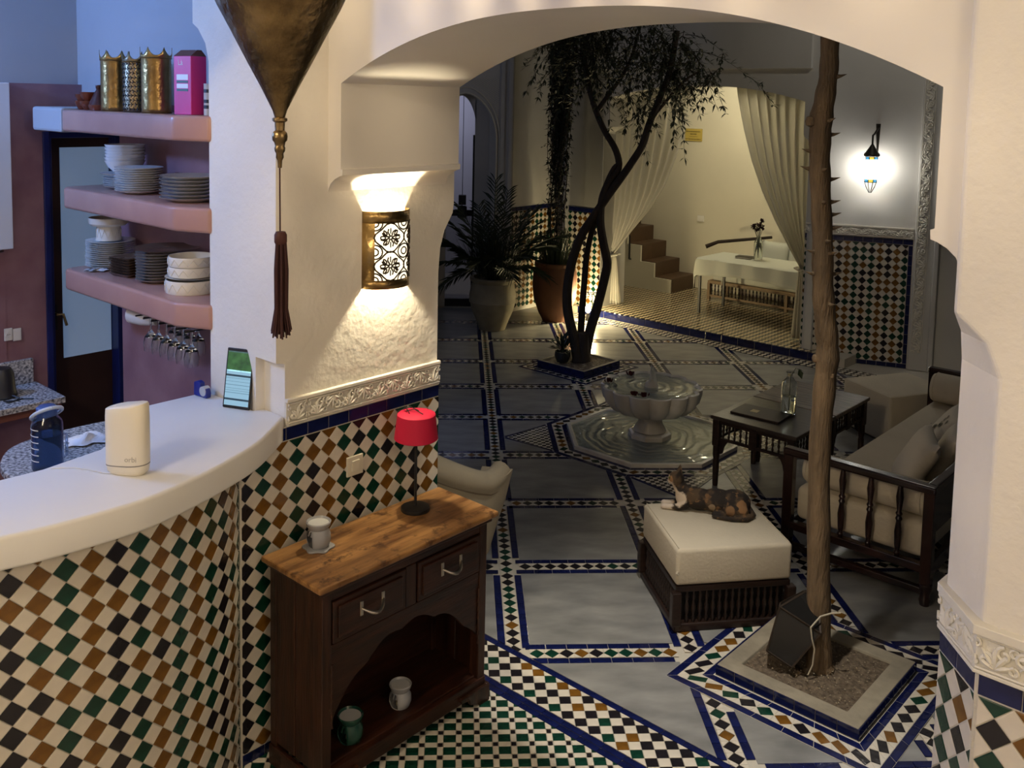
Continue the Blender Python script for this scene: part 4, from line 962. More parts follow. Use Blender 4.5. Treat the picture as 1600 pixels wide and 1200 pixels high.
for sx_ in (-1, 1):
    for (a, b) in ((y0+.055, y0+.055+.125), (y0+.185, y1-.035)):
        cbx('side_board', M_CAB, sx_*(hx-.016) if sx_ > 0 else -hx+.004, hx-.004 if sx_ > 0 else -(hx-.016), a, b, .10, .852)
    for a, b in ((y0, y0+.055), (y1-.04, y1)): cbx('post', M_CAB, sx_*hx-(.045 if sx_ > 0 else 0), sx_*hx+(0 if sx_ > 0 else .045), a, b, .02, .852)
cbx('back_board', M_CABX, -hx+.01, hx-.01, y1-.014, y1-.004, .08, .852); cbx('bottom_board', M_CABX, -hx+.012, hx-.012, y0+.02, y1-.014, .105, .125); cbx('inner_board', M_CABX, -hx+.012, hx-.012, y0+.02, y1-.014, .60, .615)
cbx('rail', M_CABX, -hx+.045, hx-.045, y0+.004, y0+.03, .81, .852); cbx('rail', M_CABX, -hx+.045, hx-.045, y0+.004, y0+.03, .595, .63); cbx('divider', M_CAB, -.03, .03, y0+.002, y0+.03, .63, .81)
for sx_ in (-1, 1):
    xa, xb = (-.41, -.035) if sx_ < 0 else (.035, .41)
    d = cbx('drawer', M_CABX, xa, xb, y0-.004, y0+.22, .635, .806)
    MB().box(xa+.022, xb-.022, y0-.013, y0-.004, .655, .786).build('raised_panel', M_CABX, d, bevel=.006)
    xc = (xa+xb)/2; M_SIL = mat('old_silver', (.55, .50, .42), .28, 1)
    hnd = MB().tube([(xc-.055+.11*f, y0-.016-.034*math.sin(PI*f)**.8, .735-.022*math.sin(PI*f)) for f in [k/10 for k in range(11)]], [.0045+.004*math.sin(PI*k/10) for k in range(11)], 8).build('handle', M_SIL, d, smooth=True)
    for e in (-1, 1): MB().box(xc+e*.055-.008, xc+e*.055+.008, y0-.017, y0-.012, .705, .765).build('handle_plate', M_SIL, d, bevel=.003)
# scalloped apron: arch of lobes
def lobes(f):
    x = f*2-1; return .30+.245*(1-abs(x)**2.2)+.022*abs(math.sin(PI*f*4.5))
ap = [(-.415+.83*k/60, lobes(k/60)) for k in range(61)]
mb = MB(); pts = [(-.415, .598)]+[(a, b) for a, b in ap]+[(.415, .598)]
mb.loft([[(a, y0+.006, b) for a, b in pts], [(a, y0+.028, b) for a, b in pts]]); mb.build('scalloped_apron', M_CABX, cbn, bevel=.002)
for sx_ in (-1, 1):
    mb = MB(); mb.tube([(sx_*.413, y0+.001, .29+.02*k) for k in range(14)], [.004 if k % 2 else .007 for k in range(14)], 6); mb.build('bead_trim', M_CAB, cbn)
cbx('base_rail', M_CABX, -hx, hx, y0-.006, y0+.03, .045, .115)
for sx_ in (-1, 1):
    pts = [(0, 0), (.05, 0), (.075, .02), (.11, .03), (.12, .055), (.17, .065), (.17, .08), (-.012, .08), (-.012, 0)]
    mb = MB(); mb.loft([[(sx_*(hx-a), y0-.024, b) for a, b in pts], [(sx_*(hx-a), y0-.004, b) for a, b in pts]]); mb.build('bracket_foot', M_CAB, cbn, bevel=.003)
    cbx('foot', M_CAB, sx_*hx-(.05 if sx_ > 0 else 0), sx_*hx+(0 if sx_ > 0 else .05), y1-.06, y1, 0, .06); cbx('side_plinth', M_CABX, sx_*hx-.008, sx_*hx+.012, y0-.02, y1, .0, .085)

# ---- red table lamp on the cabinet
tl = thing('table_lamp', 'red drum table lamp on a thin black stem', 'lamp', W(-.103, -.589, .901))
MB().lathe([(0, 0), (.064, 0), (.066, .004), (.064, .016), (.05, .020), (0, .021)], 36).build('base', M_BLACK, tl, smooth=True)
MB().tube([(0, 0, .018), (0, 0, .40)], .0065, 10).build('stem', M_BLACK, tl, smooth=True)
M_RED = mat('red_fabric', (.52, .005, .042), .7, bump=.1, bscale=200)
MB().lathe([(.0, .335), (.094, .332), (.099, .336), (.086, .446), (.082, .449), (0, .449)], 48).build('shade', M_RED, tl, smooth=True)
mb = MB(); mb.tube([(-.05, .03, .452), (-.01, .02, .462), (.03, -.02, .452)], .002, 5); mb.tube([(-.09, .02, .45), (-.03, .035, .47), (.01, .03, .452)], .002, 5); mb.tube([(-.06, .05, .452), (-.05, .02, .475), (-.03, -.01, .452)], .002, 5); mb.build('wire', M_BLACK, tl)
# ---- oil burners
M_GREYC = mat('grey_glaze', (.34, .34, .35), .22, var=.15); M_GRNC = mat('green_glaze', (.02, .07, .05), .15)
def burner(label, loc, m, rz, saucer=False, k=1.0):
    b = thing('oil_burner', label, 'oil burner', loc, rz)
    zo = .008 if saucer else 0; n = 32; loops = []
    prof = [(.036, 0), (.040, .003), (.047, .025), (.046, .05), (.038, .066), (.036, .072), (.045, .084), (.048, .098), (.046, .100), (.040, .090), (.0, .086)]
    mb = MB(); vs = []; fs = []
    for i, (r, z) in enumerate(prof): vs += [(k*r*math.cos(2*PI*j/n), k*r*math.sin(2*PI*j/n), k*z+zo) for j in range(n)]
    for i in range(len(prof)-1):
        for j in range(n):
            if i in (1, 2) and 21 <= j <= 26: continue       # heart shaped opening for the candle
            if i == 3 and j in (22, 23, 25): continue
            fs.append((i*n+j, i*n+(j+1) % n, (i+1)*n+(j+1) % n, (i+1)*n+j))
    fs.append(tuple(range(n-1, -1, -1))); mb.add(vs, fs); mb.build('pot', m, b, smooth=True, thick=.003)
    MB().lathe([(0, zo+.004), (.018, zo+.004), (.018, zo+.018), (0, zo+.018)], 16).build('tealight', mat('tealight', (.7, .62, .45), .5), b)
    MB().lathe([(0, .092*k+zo), (.041*k, .092*k+zo), (.041*k, .093*k+zo), (0, .093*k+zo)], 24).build('oil', mat('oil', (.5, .5, .5), .05), b)
    if saucer: MB().prism([(.062*math.cos(a)*(1+.10*math.cos(6*a)), .062*math.sin(a)*(1+.10*math.cos(6*a))) for a in [2*PI*q/36 for q in range(36)]], 0, .008).build('saucer', M_GREYC, b, bevel=.002)
    return b
burner('grey ceramic oil burner on a leaf saucer on the cabinet top', W(-.118, -1.114, .901), M_GREYC, A45-.2, True, 1.05)
burner('pale grey ceramic oil burner inside the cabinet niche', W(.035, -.79, .126), M_GREYC, A45)
burner('dark green ceramic oil burner inside the cabinet niche', W(.055, -1.08, .126), M_GRNC, A45, False, 1.1)
# ---- light switch on the tiles
sw = thing('light_switch', 'cream light switch on the tiled wall above the cabinet', 'switch', W(-.266, -.812, 1.128), -A45)
MB().box(-.045, .045, -.010, 0, -.045, .045).build('plate', mat('cream_switch', (.62, .57, .45), .35), sw, bevel=.003)
MB().box(-.022, .022, -.016, -.010, -.026, .026).build('rocker', mat('cream_switch', (.62, .57, .45), .35), sw, bevel=.003)
# ================================================================== fountain
ft = thing('fountain', 'carved marble fountain with a lobed bowl in an octagonal pool', 'fountain', (OC[0], OC[1], .0), 0)
def octp(r, z, n=8, rot=PI/8): return [(r/math.cos(PI/n)*math.cos(rot+2*PI*k/n), r/math.cos(PI/n)*math.sin(rot+2*PI*k/n), z) for k in range(n)]
MB().loft([octp(OA, -.003), octp(OA, .034), octp(OA-.028, .034), octp(OA-.045, .012), octp(.02, .010)], cap=True).build('pool', M_FMARBLE, ft, bevel=.003)
wm, nt, b = nodes('pool_water'); b.inputs['Base Color'].default_value = (.80, .86, .85, 1); b.inputs['Roughness'].default_value = .03; b.inputs['Transmission Weight'].default_value = .9; b.inputs['IOR'].default_value = 1.33
wv = nt.nodes.new('ShaderNodeTexWave'); wv.wave_type = 'RINGS'; wv.rings_direction = 'Z'; wv.inputs['Scale'].default_value = 4; wv.inputs['Distortion'].default_value = 9; wv.inputs['Detail'].default_value = 2
tc = nt.nodes.new('ShaderNodeTexCoord'); nt.links.new(tc.outputs['Object'], wv.inputs['Vector']); bp = nt.nodes.new('ShaderNodeBump'); bp.inputs['Strength'].default_value = .22; bp.inputs['Distance'].default_value = .02
nt.links.new(wv.outputs['Fac'], bp.inputs['Height']); nt.links.new(bp.outputs[0], b.inputs['Normal'])
MB().loft([octp(OA-.034, .021), octp(.3, .0215), octp(.02, .0215)]).build('pool_water', wm, ft)
MB().loft([octp(.165, .012), octp(.165, .055), octp(.145, .068)]).build('plinth', M_FMARBLE, ft, bevel=.005)
MB().lathe([(.12, .066), (.135, .075), (.13, .09), (.105, .13), (.095, .17), (.105, .21), (.13, .225)], 32).build('stem', M_FMARBLE, ft, smooth=True)
n = 196
def lob(r, k, amp=.055): return r*(1-1.7*amp*(1-abs(math.sin(14*PI*k/n))**.7))
prof = [(.11, .215, .02), (.22, .225, .05), (.33, .262, .07), (.395, .33, .07), (.415, .40, .06), (.418, .445, .05), (.405, .452, .05), (.392, .445, .05), (.375, .425, .05), (.25, .40, .0), (.05, .398, .0)]
MB().loft([[(lob(r, k, a)*math.cos(2*PI*k/n), lob(r, k, a)*math.sin(2*PI*k/n), z) for k in range(n)] for r, z, a in prof]).build('bowl', M_FMARBLE, ft, smooth=True, angle=35)
MB().loft([[(lob(.386, k, .05)*math.cos(2*PI*k/n), lob(.386, k, .05)*math.sin(2*PI*k/n), .437) for k in range(n)], [(.05*math.cos(2*PI*k/n), .05*math.sin(2*PI*k/n), .438) for k in range(n)]]).build('bowl_water', wm, ft)
MB().lathe([(.055, .40), (.056, .445), (.045, .475), (.02, .49), (.012, .50), (0, .50)], 24).build('spout', M_FMARBLE, ft, smooth=True)
mb = MB(); rr = random.Random(4)
for k in range(16):
    a = rr.uniform(0, 2*PI); q = rr.uniform(.005, .032); h = rr.uniform(.05, .115)
    mb.tube([(.004*math.cos(a), .004*math.sin(a), .495), (q*.5*math.cos(a), q*.5*math.sin(a), .50+h), (q*math.cos(a), q*math.sin(a), .495+h*.7), (q*1.6*math.cos(a), q*1.6*math.sin(a), .455)], [.006, .005, .004, .003], 5)
mb.build('water_jet', mat('jet_water', (.9, .92, .92), .15, trans=.35, ior=1.33), ft, smooth=True)
M_ROSE = mat('dark_rose', (.07, .005, .008), .6)
for k, (x, y, lb) in enumerate(((.955, 3.20, 'dark red rose on the left rim of the fountain bowl'), (1.17, 3.40, 'dark red rose floating at the back of the fountain bowl'), (1.10, 2.83, 'dark red rose on the front rim, left of its neighbour'), (1.175, 2.80, 'dark red rose on the front rim, right of its neighbour'))):
    ro = thing('rose', lb, 'rose', (x, y, .446), k)
    for j in range(14):
        a = j*2.4; r = .006+.0026*j; t = .9-.05*j
        mb = MB(); mb.grid(lambda u, v: (r*math.cos(a)+(.020*(u-.5))*-math.sin(a)+.010*v*math.cos(a)*(j/14), r*math.sin(a)+(.020*(u-.5))*math.cos(a)+.010*v*math.sin(a)*(j/14), .001+.032*v*(1-.035*j)*(1-1.2*(u-.5)**2)), 3, 2); mb.build('petal', M_ROSE, ro, smooth=True)

# ================================================================== planters and trees
M_RIM = mat('old_stone', (.30, .26, .19), .8, var=.3, scale=9, bump=.4, bscale=30); M_SOIL = mat('soil', (.06, .042, .027), .95, col2=(.16, .12, .08), scale=45, bump=1, bscale=50)
def planter(name, label, s_, t_, h, z, rim, dep=.025):
    p = thing(name, label, 'planter', W(t_, s_, 0), A45)
    O = [(-h, -h), (h, -h), (h, h), (-h, h)]; i = h-rim; I = [(-i, -i), (i, -i), (i, i), (-i, i)]
    MB().loft([[(x, y, .002) for x, y in O], [(x, y, z) for x, y in O], [(x, y, z) for x, y in I], [(x*.96, y*.96, z-dep) for x, y in I]], cap=True).build('stone_rim', M_RIM, p, bevel=.004)
    return p
pl1 = planter('tree_planter', 'square stone planter around the thorny trunk with blue tiled sides', PL1[0], PL1[1], PL1[2]-.006, .058, .085)
for q in range(4):
    d = Matrix.Rotation(q*PI/2, 4, 'Z'); U = (Matrix.Rotation(A45, 4, 'Z') @ d) @ Vector((1, 0, 0)); C = W(PL1[1], PL1[0], 0); Nn = U.cross(EZ)
    T = Tiles(pl1, flat(C-U*PL1[2]+Nn*(PL1[2]-.005), U, EZ), 20); border(T, 0, 2*PL1[2], .004, .056, .104); T.emit()
def soil(r, z, seed, par, n=26):
    rr = random.Random(seed); ph = [(rr.uniform(3, 9), rr.uniform(3, 9), rr.uniform(0, 6)) for _ in range(6)]
    MB().grid(lambda u, v: ((u-.5)*2*r, (v-.5)*2*r, z+.012*sum(math.sin(a*(u*6)+b*(v*5)+c) for a, b, c in ph)/3*min(1, 6*min(u, 1-u, v, 1-v))), n, n).build('soil', M_SOIL, par, smooth=True)
soil(PL1[2]-.09, .046, 3, pl1)
mb = MB(); rr = random.Random(12)
for k in range(260):
    x, y = rr.uniform(-.25, .25), rr.uniform(-.25, .25); r = rr.uniform(.002, .006); z = .05+rr.uniform(0, .012); a = rr.uniform(0, 6)
    mb.add([(x+r*math.cos(a), y+r*math.sin(a), z), (x+r*math.cos(a+2.1), y+r*math.sin(a+2.1), z), (x+r*math.cos(a+4.2), y+r*math.sin(a+4.2), z), (x, y, z+r)], [(0, 1, 3), (1, 2, 3), (2, 0, 3), (0, 2, 1)])
o = mb.build('litter', mat('wood_chip', (.30, .25, .17), .9), pl1); o['kind'] = 'stuff'
# thorny trunk
M_BARK = mat('brown_green_bark', (.21, .14, .075), .75, col2=(.10, .068, .038), scale=5, stretch=(5, 5, .9), bump=.9, bscale=22, detail=8)
TP = [(1.478, .03), (1.470, .10), (1.462, .337), (1.447, .75), (1.436, 1.16), (1.444, 1.45), (1.448, 1.60), (1.428, 1.75), (1.404, 1.924), (1.388, 2.134), (1.362, 2.371), (1.346, 2.55), (1.341, 2.694), (1.352, 2.80), (1.362, 2.93), (1.357, 3.1), (1.35, 3.5), (1.36, 4.2), (1.33, 4.9)]
TR = [.070, .062, .056, .053, .050, .051, .054, .050, .049, .047, .046, .047, .052, .045, .041, .041, .040, .036, .03]
tr = thing('thorny_tree', 'tall thorny brown trunk rising from the stone planter', 'tree', (1.478, -.21, .03))
def refine(P, R, k=4):
    pts = [Vector(p) for p in P]; out = []; rad = []
    cur = smooth_curve(pts, k)
    for i in range(len(cur)):
        j = min(i//k, len(R)-2); f = (i-j*k)/k; rad.append(R[j]+(R[j+1]-R[j])*f); out.append(cur[i])
    return out, rad
P3 = [(x-1.478, .04*math.sin(z*1.3), z-.03) for x, z in TP]; pts, rad = refine(P3, TR)
rr = random.Random(3); rad = [r*(1+.05*math.sin(i*1.7)+rr.uniform(-.02, .02)) for i, r in enumerate(rad)]
mb = MB(); mb.tube(pts, rad, 16)
mb.build('trunk', M_BARK, tr, smooth=True)
def at_h(z):
    for i in range(len(pts)-1):
        if pts[i].z <= z-.03 <= pts[i+1].z: return pts[i], rad[i]
    return pts[0], rad[0]
for z, a in ((1.98, 3.3), (2.02, -.2), (2.12, 3.4), (2.2, -.3), (2.27, -.1), (2.33, -1.7), (2.43, -.15), (2.50, -1.6), (2.58, 3.2), (2.63, -.1), (2.47, 2.6), (2.70, -1.2), (1.85, -1.4), (2.18, -1.5), (2.08, -1.2), (2.36, -.3), (2.9, -.6)):
    p, r = at_h(z); d = Vector((math.cos(a), math.sin(a), .15)); MB().tube([p+d*r*.8, p+d*(r+.016), p+d*(r+.042)+Vector((0, 0, .004))], [.014, .007, .0008], 7).build('thorn', M_BARK, tr, smooth=True)
for z, a, k in ((2.72, 3.2, 1.0), (1.60, 2.9, .8), (1.52, -1.2, .5)):
    p, r = at_h(z); d = Vector((math.cos(a), math.sin(a), 0)); MB().lathe([(0, -.032*k), (.026*k, -.018*k), (.03*k, 0), (.024*k, .02*k), (0, .03*k)], 12, tuple(p+d*r*.85)).build('knot', M_BARK, tr, smooth=True)
for a in (0, 2.1, 4.2):
    d = Vector((math.cos(a), math.sin(a), 0)); q = pts[-1]; MB().tube([q-Vector((0, 0, .06)), q+d*.4+Vector((0, 0, .5)), q+d*.9+Vector((0, 0, .8))], [.028, .02, .006], 7).build('branch', M_BARK, tr, smooth=True)
# toppled lantern at the foot and wire round the trunk
lf = thing('garden_lantern', 'dark metal glass lantern leaning on its side against the trunk', 'lantern', W(1.045, .765, .062), A45+.25)
mb = MB()
def frame_box(mb, C, h1, h2, z0, z1, r):
    A = [(C[0]+sx*h1, C[1]+sy*h1, z0) for sx, sy in ((-1, -1), (1, -1), (1, 1), (-1, 1))]; B = [(C[0]+sx*h2, C[1]+sy*h2, z1) for sx, sy in ((-1, -1), (1, -1), (1, 1), (-1, 1))]
    for k in range(4): mb.tube([A[k], A[(k+1) % 4]], r, 4); mb.tube([B[k], B[(k+1) % 4]], r, 4); mb.tube([A[k], B[k]], r, 4)
    return A, B
A, B = frame_box(mb, (0, 0), .065, .105, 0, .21, .006); A2, B2 = frame_box(mb, (0, 0), .105, .035, .21, .33, .006); mb.tube([(0, 0, .33), (0, 0, .37)], .014, 6)
fo = mb.build('frame', mat('rusty_metal', (.05, .035, .025), .5, .6, var=.4), lf); fo.rotation_euler = (-.42, .38, 0); fo.location = (0, 0, .03)
for k in range(4):
    for (q, w_) in ((A, B), (A2, B2)): MB().add([q[k], q[(k+1) % 4], w_[(k+1) % 4], w_[k]], [(0, 1, 2, 3)]).build('pane', mat('dusty_glass', (.018, .017, .016), .10, trans=.25), fo, thick=.002)
tag(MB().tube([(1.535, -.28, .36), (1.49, -.275, .355), (1.44, -.275, .34), (1.41, -.285, .315), (1.385, -.30, .30), (1.39, -.31, .25), (1.405, -.31, .20), (1.40, -.31, .12), (1.38, -.31, .07)], .004, 5).build('tie_wire', mat('pale_wire', (.45, .40, .30), .6), smooth=True), 'pale wire tied round the thorny trunk', 'wire')

# olive tree planter
pl2 = planter('olive_planter', 'low square planter edged in blue tiles under the olive tree', s2, t2, .305, .075, .03, .012)
for q in range(4):
    d = Matrix.Rotation(q*PI/2, 4, 'Z'); U = (Matrix.Rotation(A45, 4, 'Z') @ d) @ Vector((1, 0, 0)); C = W(t2, s2, 0); Nn = U.cross(EZ)
    T = Tiles(pl2, flat(C-U*.305+Nn*.306, U, EZ), 20); border(T, 0, .61, .004, .073, .15); T.emit()
soil(.27, .066, 5, pl2, 14)
ol = thing('olive_tree', 'three-stemmed olive tree with fine drooping foliage across the courtyard', 'tree', (.98, 5.2, .07))
M_OBARK = mat('olive_bark', (.055, .038, .024), .8, var=.3, scale=9, stretch=(3, 3, .6), bump=.6, bscale=20)
st1 = [(.94, .072), (.893, .309), (.826, .579), (.813, .814), (.846, 1.082), (.937, 1.383), (1.076, 1.617), (1.202, 1.817), (1.316, 1.984), (1.423, 2.15), (1.536, 2.349), (1.588, 2.546), (1.697, 2.841), (1.786, 3.102), (1.85, 3.5)]
st2 = [(.98, .058), (.978, .365), (.984, .637), (.996, .907), (1.009, 1.176), (1.055, 1.444), (1.133, 1.711), (1.174, 1.911), (1.254, 2.097), (1.319, 2.145)]
st3 = [(1.02, .058), (1.065, .366), (1.126, .604), (1.19, .909), (1.218, 1.111), (1.172, 1.312), (1.132, 1.545), (1.145, 1.778), (1.206, 1.945), (1.307, 2.098), (1.275, 2.276), (1.157, 2.47), (1.066, 2.665), (.993, 2.891), (.94, 3.149), (.898, 3.47), (.88, 3.8)]
st4 = [(1.066, 2.665), (1.179, 2.83), (1.337, 3.061), (1.428, 3.29), (1.5, 3.6)]
st5 = [(1.423, 2.15), (1.50, 2.25), (1.60, 2.55), (1.78, 2.80), (1.95, 3.0), (2.1, 3.1)]
for k, (s_, dy, R) in enumerate(((st1, -.04, (.055, .030)), (st2, .03, (.04, .02)), (st3, .02, (.055, .022)), (st4, .0, (.026, .012)), (st5, -.05, (.026, .010)))):
    P3 = [(x-.98, dy+.05*math.sin(z*1.7+k)-.02, z-.07) for x, z in s_]; nn = len(P3); pts_, rad_ = refine(P3, [R[0]+(R[1]-R[0])*i/(nn-1) for i in range(nn)])
    MB().tube(pts_, rad_, 9).build('stem', M_OBARK, ol, smooth=True)
MB().lathe([(.10, -.0), (.085, .10), (.075, .25), (.07, .30)], 12).build('bole', M_OBARK, ol, smooth=True)
M_OLEAF = mat('olive_leaf', (.045, .055, .028), .5, var=.3, scale=20)
def leaf(mb, p, d, L, wd, up):
    d = d.normalized(); sd = d.cross(up)
    if sd.length < .01: sd = d.orthogonal()
    sd.normalize(); nn_ = sd.cross(d)
    mb.add([p, p+d*L*.45+sd*wd+nn_*wd*.3, p+d*L, p+d*L*.45-sd*wd+nn_*wd*.3], [(0, 1, 2), (0, 2, 3)])
rr = random.Random(31); mb = MB(); tw = MB()
tips = [(.88, 3.3), (1.0, 3.15), (1.15, 3.05), (1.35, 3.1), (1.5, 3.2), (1.7, 2.95), (1.8, 3.05), (1.95, 2.95), (2.1, 3.0), (1.25, 3.2), (.75, 3.3), (.6, 3.25), (1.6, 2.75), (.95, 2.95)]
for k in range(210):
    bx_, bz_ = tips[k % len(tips)]; c = Vector((bx_-.98+rr.gauss(0, .16), rr.gauss(0, .28), bz_-.07+rr.uniform(0, .55)))
    d = Vector((rr.gauss(0, 1), rr.gauss(0, .7), rr.uniform(-1.3, .1))).normalized(); L = rr.uniform(.22, .5); path = []
    for q in range(9):
        f = q/8; path.append(c+d*L*f+Vector((0, 0, -.20*f*f)))
    tw.tube(path, [.004*(1-.7*q/8) for q in range(9)], 4)
    for q in range(1, 9):
        for e in range(4):
            dd = (d+Vector((rr.gauss(0, .9), rr.gauss(0, .9), rr.gauss(-.2, .6)))).normalized(); leaf(mb, path[q], dd, rr.uniform(.06, .10), rr.uniform(.009, .014), EZ)
o = tw.build('twigs', M_OBARK, ol); o['kind'] = 'stuff'; o = mb.build('foliage', M_OLEAF, ol); o['kind'] = 'stuff'
# small plant and lantern beside the bole
sp_ = thing('potted_houseplant', 'small dark leafy plant in a bowl at the olive trunk', 'plant', (.775, 5.13, .079))
MB().lathe([(0, 0), (.06, 0), (.085, .06), (.08, .11), (.072, .11), (.075, .06), (0, .02)], 16).build('bowl', mat('dark_pot', (.02, .02, .018), .4), sp_, smooth=True)
mb = MB(); rr = random.Random(5)
for k in range(60):
    a = rr.uniform(0, 2*PI); e = rr.uniform(.2, 1.3); d = Vector((math.cos(a)*math.cos(e), math.sin(a)*math.cos(e), math.sin(e))); leaf(mb, Vector((0, 0, .10))+d*rr.uniform(.02, .14), (d+Vector((0, 0, -.5*rr.random()))), rr.uniform(.06, .11), rr.uniform(.014, .026), EZ)
o = mb.build('foliage', mat('dark_leaf', (.016, .028, .014), .4), sp_); o['kind'] = 'stuff'

# ================================================================== pots, palm, vine, ground lamp
M_URN = mat('weathered_urn', (.34, .29, .19), .8, var=.35, scale=5, bump=.3, bscale=16); M_TCOT = mat('terracotta', (.20, .085, .042), .75, var=.25, scale=5, bump=.2, bscale=16)
pm = thing('potted_palm', 'weathered cream urn with a dark feathery palm', 'potted plant', (.10, 6.85, .003))
MB().lathe([(0, 0), (.16, 0), (.165, .02), (.19, .09), (.255, .24), (.275, .33), (.285, .335), (.287, .35), (.280, .36), (.285, .42), (.262, .54), (.25, .575), (.278, .60), (.285, .625), (.272, .64), (.24, .64), (.235, .60), (0, .56)], 40).build('urn', M_URN, pm, smooth=True)
MB().lathe([(0, .575), (.232, .58), (.1, .60), (0, .605)], 20).build('soil', M_SOIL, pm, smooth=True)
M_PALM = mat('palm_leaf', (.022, .036, .014), .45, var=.3, scale=6)
def frond(mb, base, az, L, lift, droop, n=24, wl=.30):
    h = Vector((math.cos(az), math.sin(az), 0)); side = Vector((-math.sin(az), math.cos(az), 0)); path = []
    for q in range(n+1):
        f = q/n; path.append(base+h*(L*f*math.cos(lift)*(1+.2*f))+EZ*(L*math.sin(lift)*f-droop*L*f*f))
    mb.tube(path[::3], .006, 4); rq = random.Random(int(az*100)+int(L*1000))
    for q in range(9, n+1):
        f = q/n; d = (path[q]-path[q-1]).normalized()
        for sg in (-1, 1):
            ln = wl*(1.15-.55*f)*rq.uniform(.85, 1.1); dd = (d*(.75+.7*f)+side*sg*.95+Vector((rq.gauss(0, .1), rq.gauss(0, .1), rq.gauss(-.05, .12)))).normalized()
            p = path[q]; e = p+dd*ln-EZ*ln*.18; m_ = p+dd*ln*.5; w_ = d*.0085
            mb.add([p-w_*.6, m_-w_, e, m_+w_, p+w_*.6], [(0, 1, 2), (0, 2, 3), (0, 3, 4)])
rr = random.Random(14); k = 0
for az, L, lift, dr in ((1.5, 1.22, 1.45, .02), (1.1, 1.15, 1.32, .06), (.2, 1.05, 1.20, .12), (-.3, 1.0, 1.15, .2), (2.6, 1.05, 1.22, .12), (3.4, 1.0, 1.15, .2), (3.0, .95, 1.0, .4), (-.1, .95, 1.0, .4), (3.9, .9, 1.05, .55), (-.9, .9, 1.0, .45), (-1.6, .8, 1.15, .5), (4.3, .85, 1.1, .6), (.7, 1.0, 1.2, .15), (2.0, 1.0, 1.25, .1), (-1.2, .8, 1.0, .7), (-.6, .85, .85, .6), (3.6, .8, .8, .8), (-2.0, .8, 1.1, .55), (.5, .9, .95, .25), (3.2, 1.0, .95, .25), (-.2, 1.1, .95, .3), (1.9, .8, 1.3, .1), (3.7, .95, .8, .45)):
    mb = MB(); frond(mb, Vector((.05*math.cos(az), .05*math.sin(az), .60)), az, L, lift, dr); mb.build('frond', M_PALM, pm)
mb = MB()
for q in range(420):
    a = rr.uniform(0, 2*PI); r = rr.uniform(0, .22); L = rr.uniform(.3, .75); k_ = rr.uniform(.1, .75); d = Vector((math.cos(a)*k_, math.sin(a)*k_, 1)); leaf(mb, Vector((r*math.cos(a), r*math.sin(a), .59)), d, L, .007, Vector((math.cos(a), math.sin(a), .1)))
o = mb.build('grass_blades', M_PALM, pm); o['kind'] = 'stuff'
tv = thing('potted_vine', 'brown terracotta jar with trailing grassy leaves behind the palm', 'potted plant', (.90, 7.34, .003))
MB().lathe([(0, 0), (.15, 0), (.155, .02), (.20, .10), (.265, .28), (.285, .45), (.275, .62), (.25, .70), (.262, .72), (.262, .745), (.235, .75), (.228, .70), (0, .66)], 40).build('jar', M_TCOT, tv, smooth=True)
mb = MB()
for q in range(170):
    a = rr.uniform(0, 2*PI); r = rr.uniform(0, .18); p = Vector((r*math.cos(a), r*math.sin(a), .68)); h = Vector((math.cos(a), math.sin(a), 0)); L = rr.uniform(.3, .7); up_ = rr.uniform(.25, .55)
    path = [p+h*L*.45*f+EZ*(up_*math.sin(PI*f*.9)-.35*L*f*f) for f in (0, .25, .5, .75, 1)]
    sd = Vector((-h.y, h.x, 0))*.008
    for i in range(4): mb.add([path[i]-sd*(1-i/4), path[i]+sd*(1-i/4), path[i+1]+sd*(1-(i+1)/4), path[i+1]-sd*(1-(i+1)/4)], [(0, 1, 2, 3)])
o = mb.build('leaf_blades', mat('vine_green', (.04, .055, .022), .5), tv); o['kind'] = 'stuff'
MB().tube([(-.05, 0, .68), (-.08, .02, 1.4), (-.02, .1, 2.2)], [.012, .009, .006], 6).build('stalk', M_OBARK, tv)
vn = thing('hanging_vine', 'dense dark vine hanging in a column before the grey pillar', 'vine', (.86, 7.25, 1.55))
mb = MB(); tw = MB(); rr = random.Random(77)
for k in range(80):
    a = rr.uniform(0, 2*PI); r = .15*math.sqrt(rr.random()); x, y = r*math.cos(a), r*math.sin(a); top = 3.4; bot = rr.uniform(-.45, .9) if rr.random() < .8 else rr.uniform(.9, 1.6); path = []
    nq = 16
    for q in range(nq+1):
        f = q/nq; path.append(Vector((x*(1.4-.8*f)+.05*math.sin(7*f+k)+.02*f+(.10*(1-f)), y+.05*math.cos(6*f+k), top+(bot-top)*f)))
    tw.tube(path, .004, 3)
    for q in range(1, nq+1):
        for e in range(6):
            d = Vector((rr.gauss(0, 1), rr.gauss(0, 1), rr.gauss(-.6, .6))); leaf(mb, path[q]+Vector((rr.gauss(0, .02), rr.gauss(0, .02), rr.gauss(0, .05))), d, rr.uniform(.045, .085), rr.uniform(.012, .02), EZ)
o = mb.build('foliage', mat('vine_dark', (.012, .018, .010), .55), vn); o['kind'] = 'stuff'; o = tw.build('tendrils', M_OBARK, vn); o['kind'] = 'stuff'
gL = thing('ground_lamp', 'glowing lamp in a black wire stand behind the olive stems', 'lamp', (1.33, 7.33, .002))
mb = MB(); A, B = frame_box(mb, (0, 0), .06, .06, 0, .34, .006); mb.tube([(0, 0, .34), (0, 0, .44)], .006, 5); mb.tube([(-.09, 0, .345), (.10, 0, .36)], .008, 5); mb.tube([(0, -.09, .345), (0, .10, .35)], .008, 5); mb.build('stand', M_BLACK, gL)
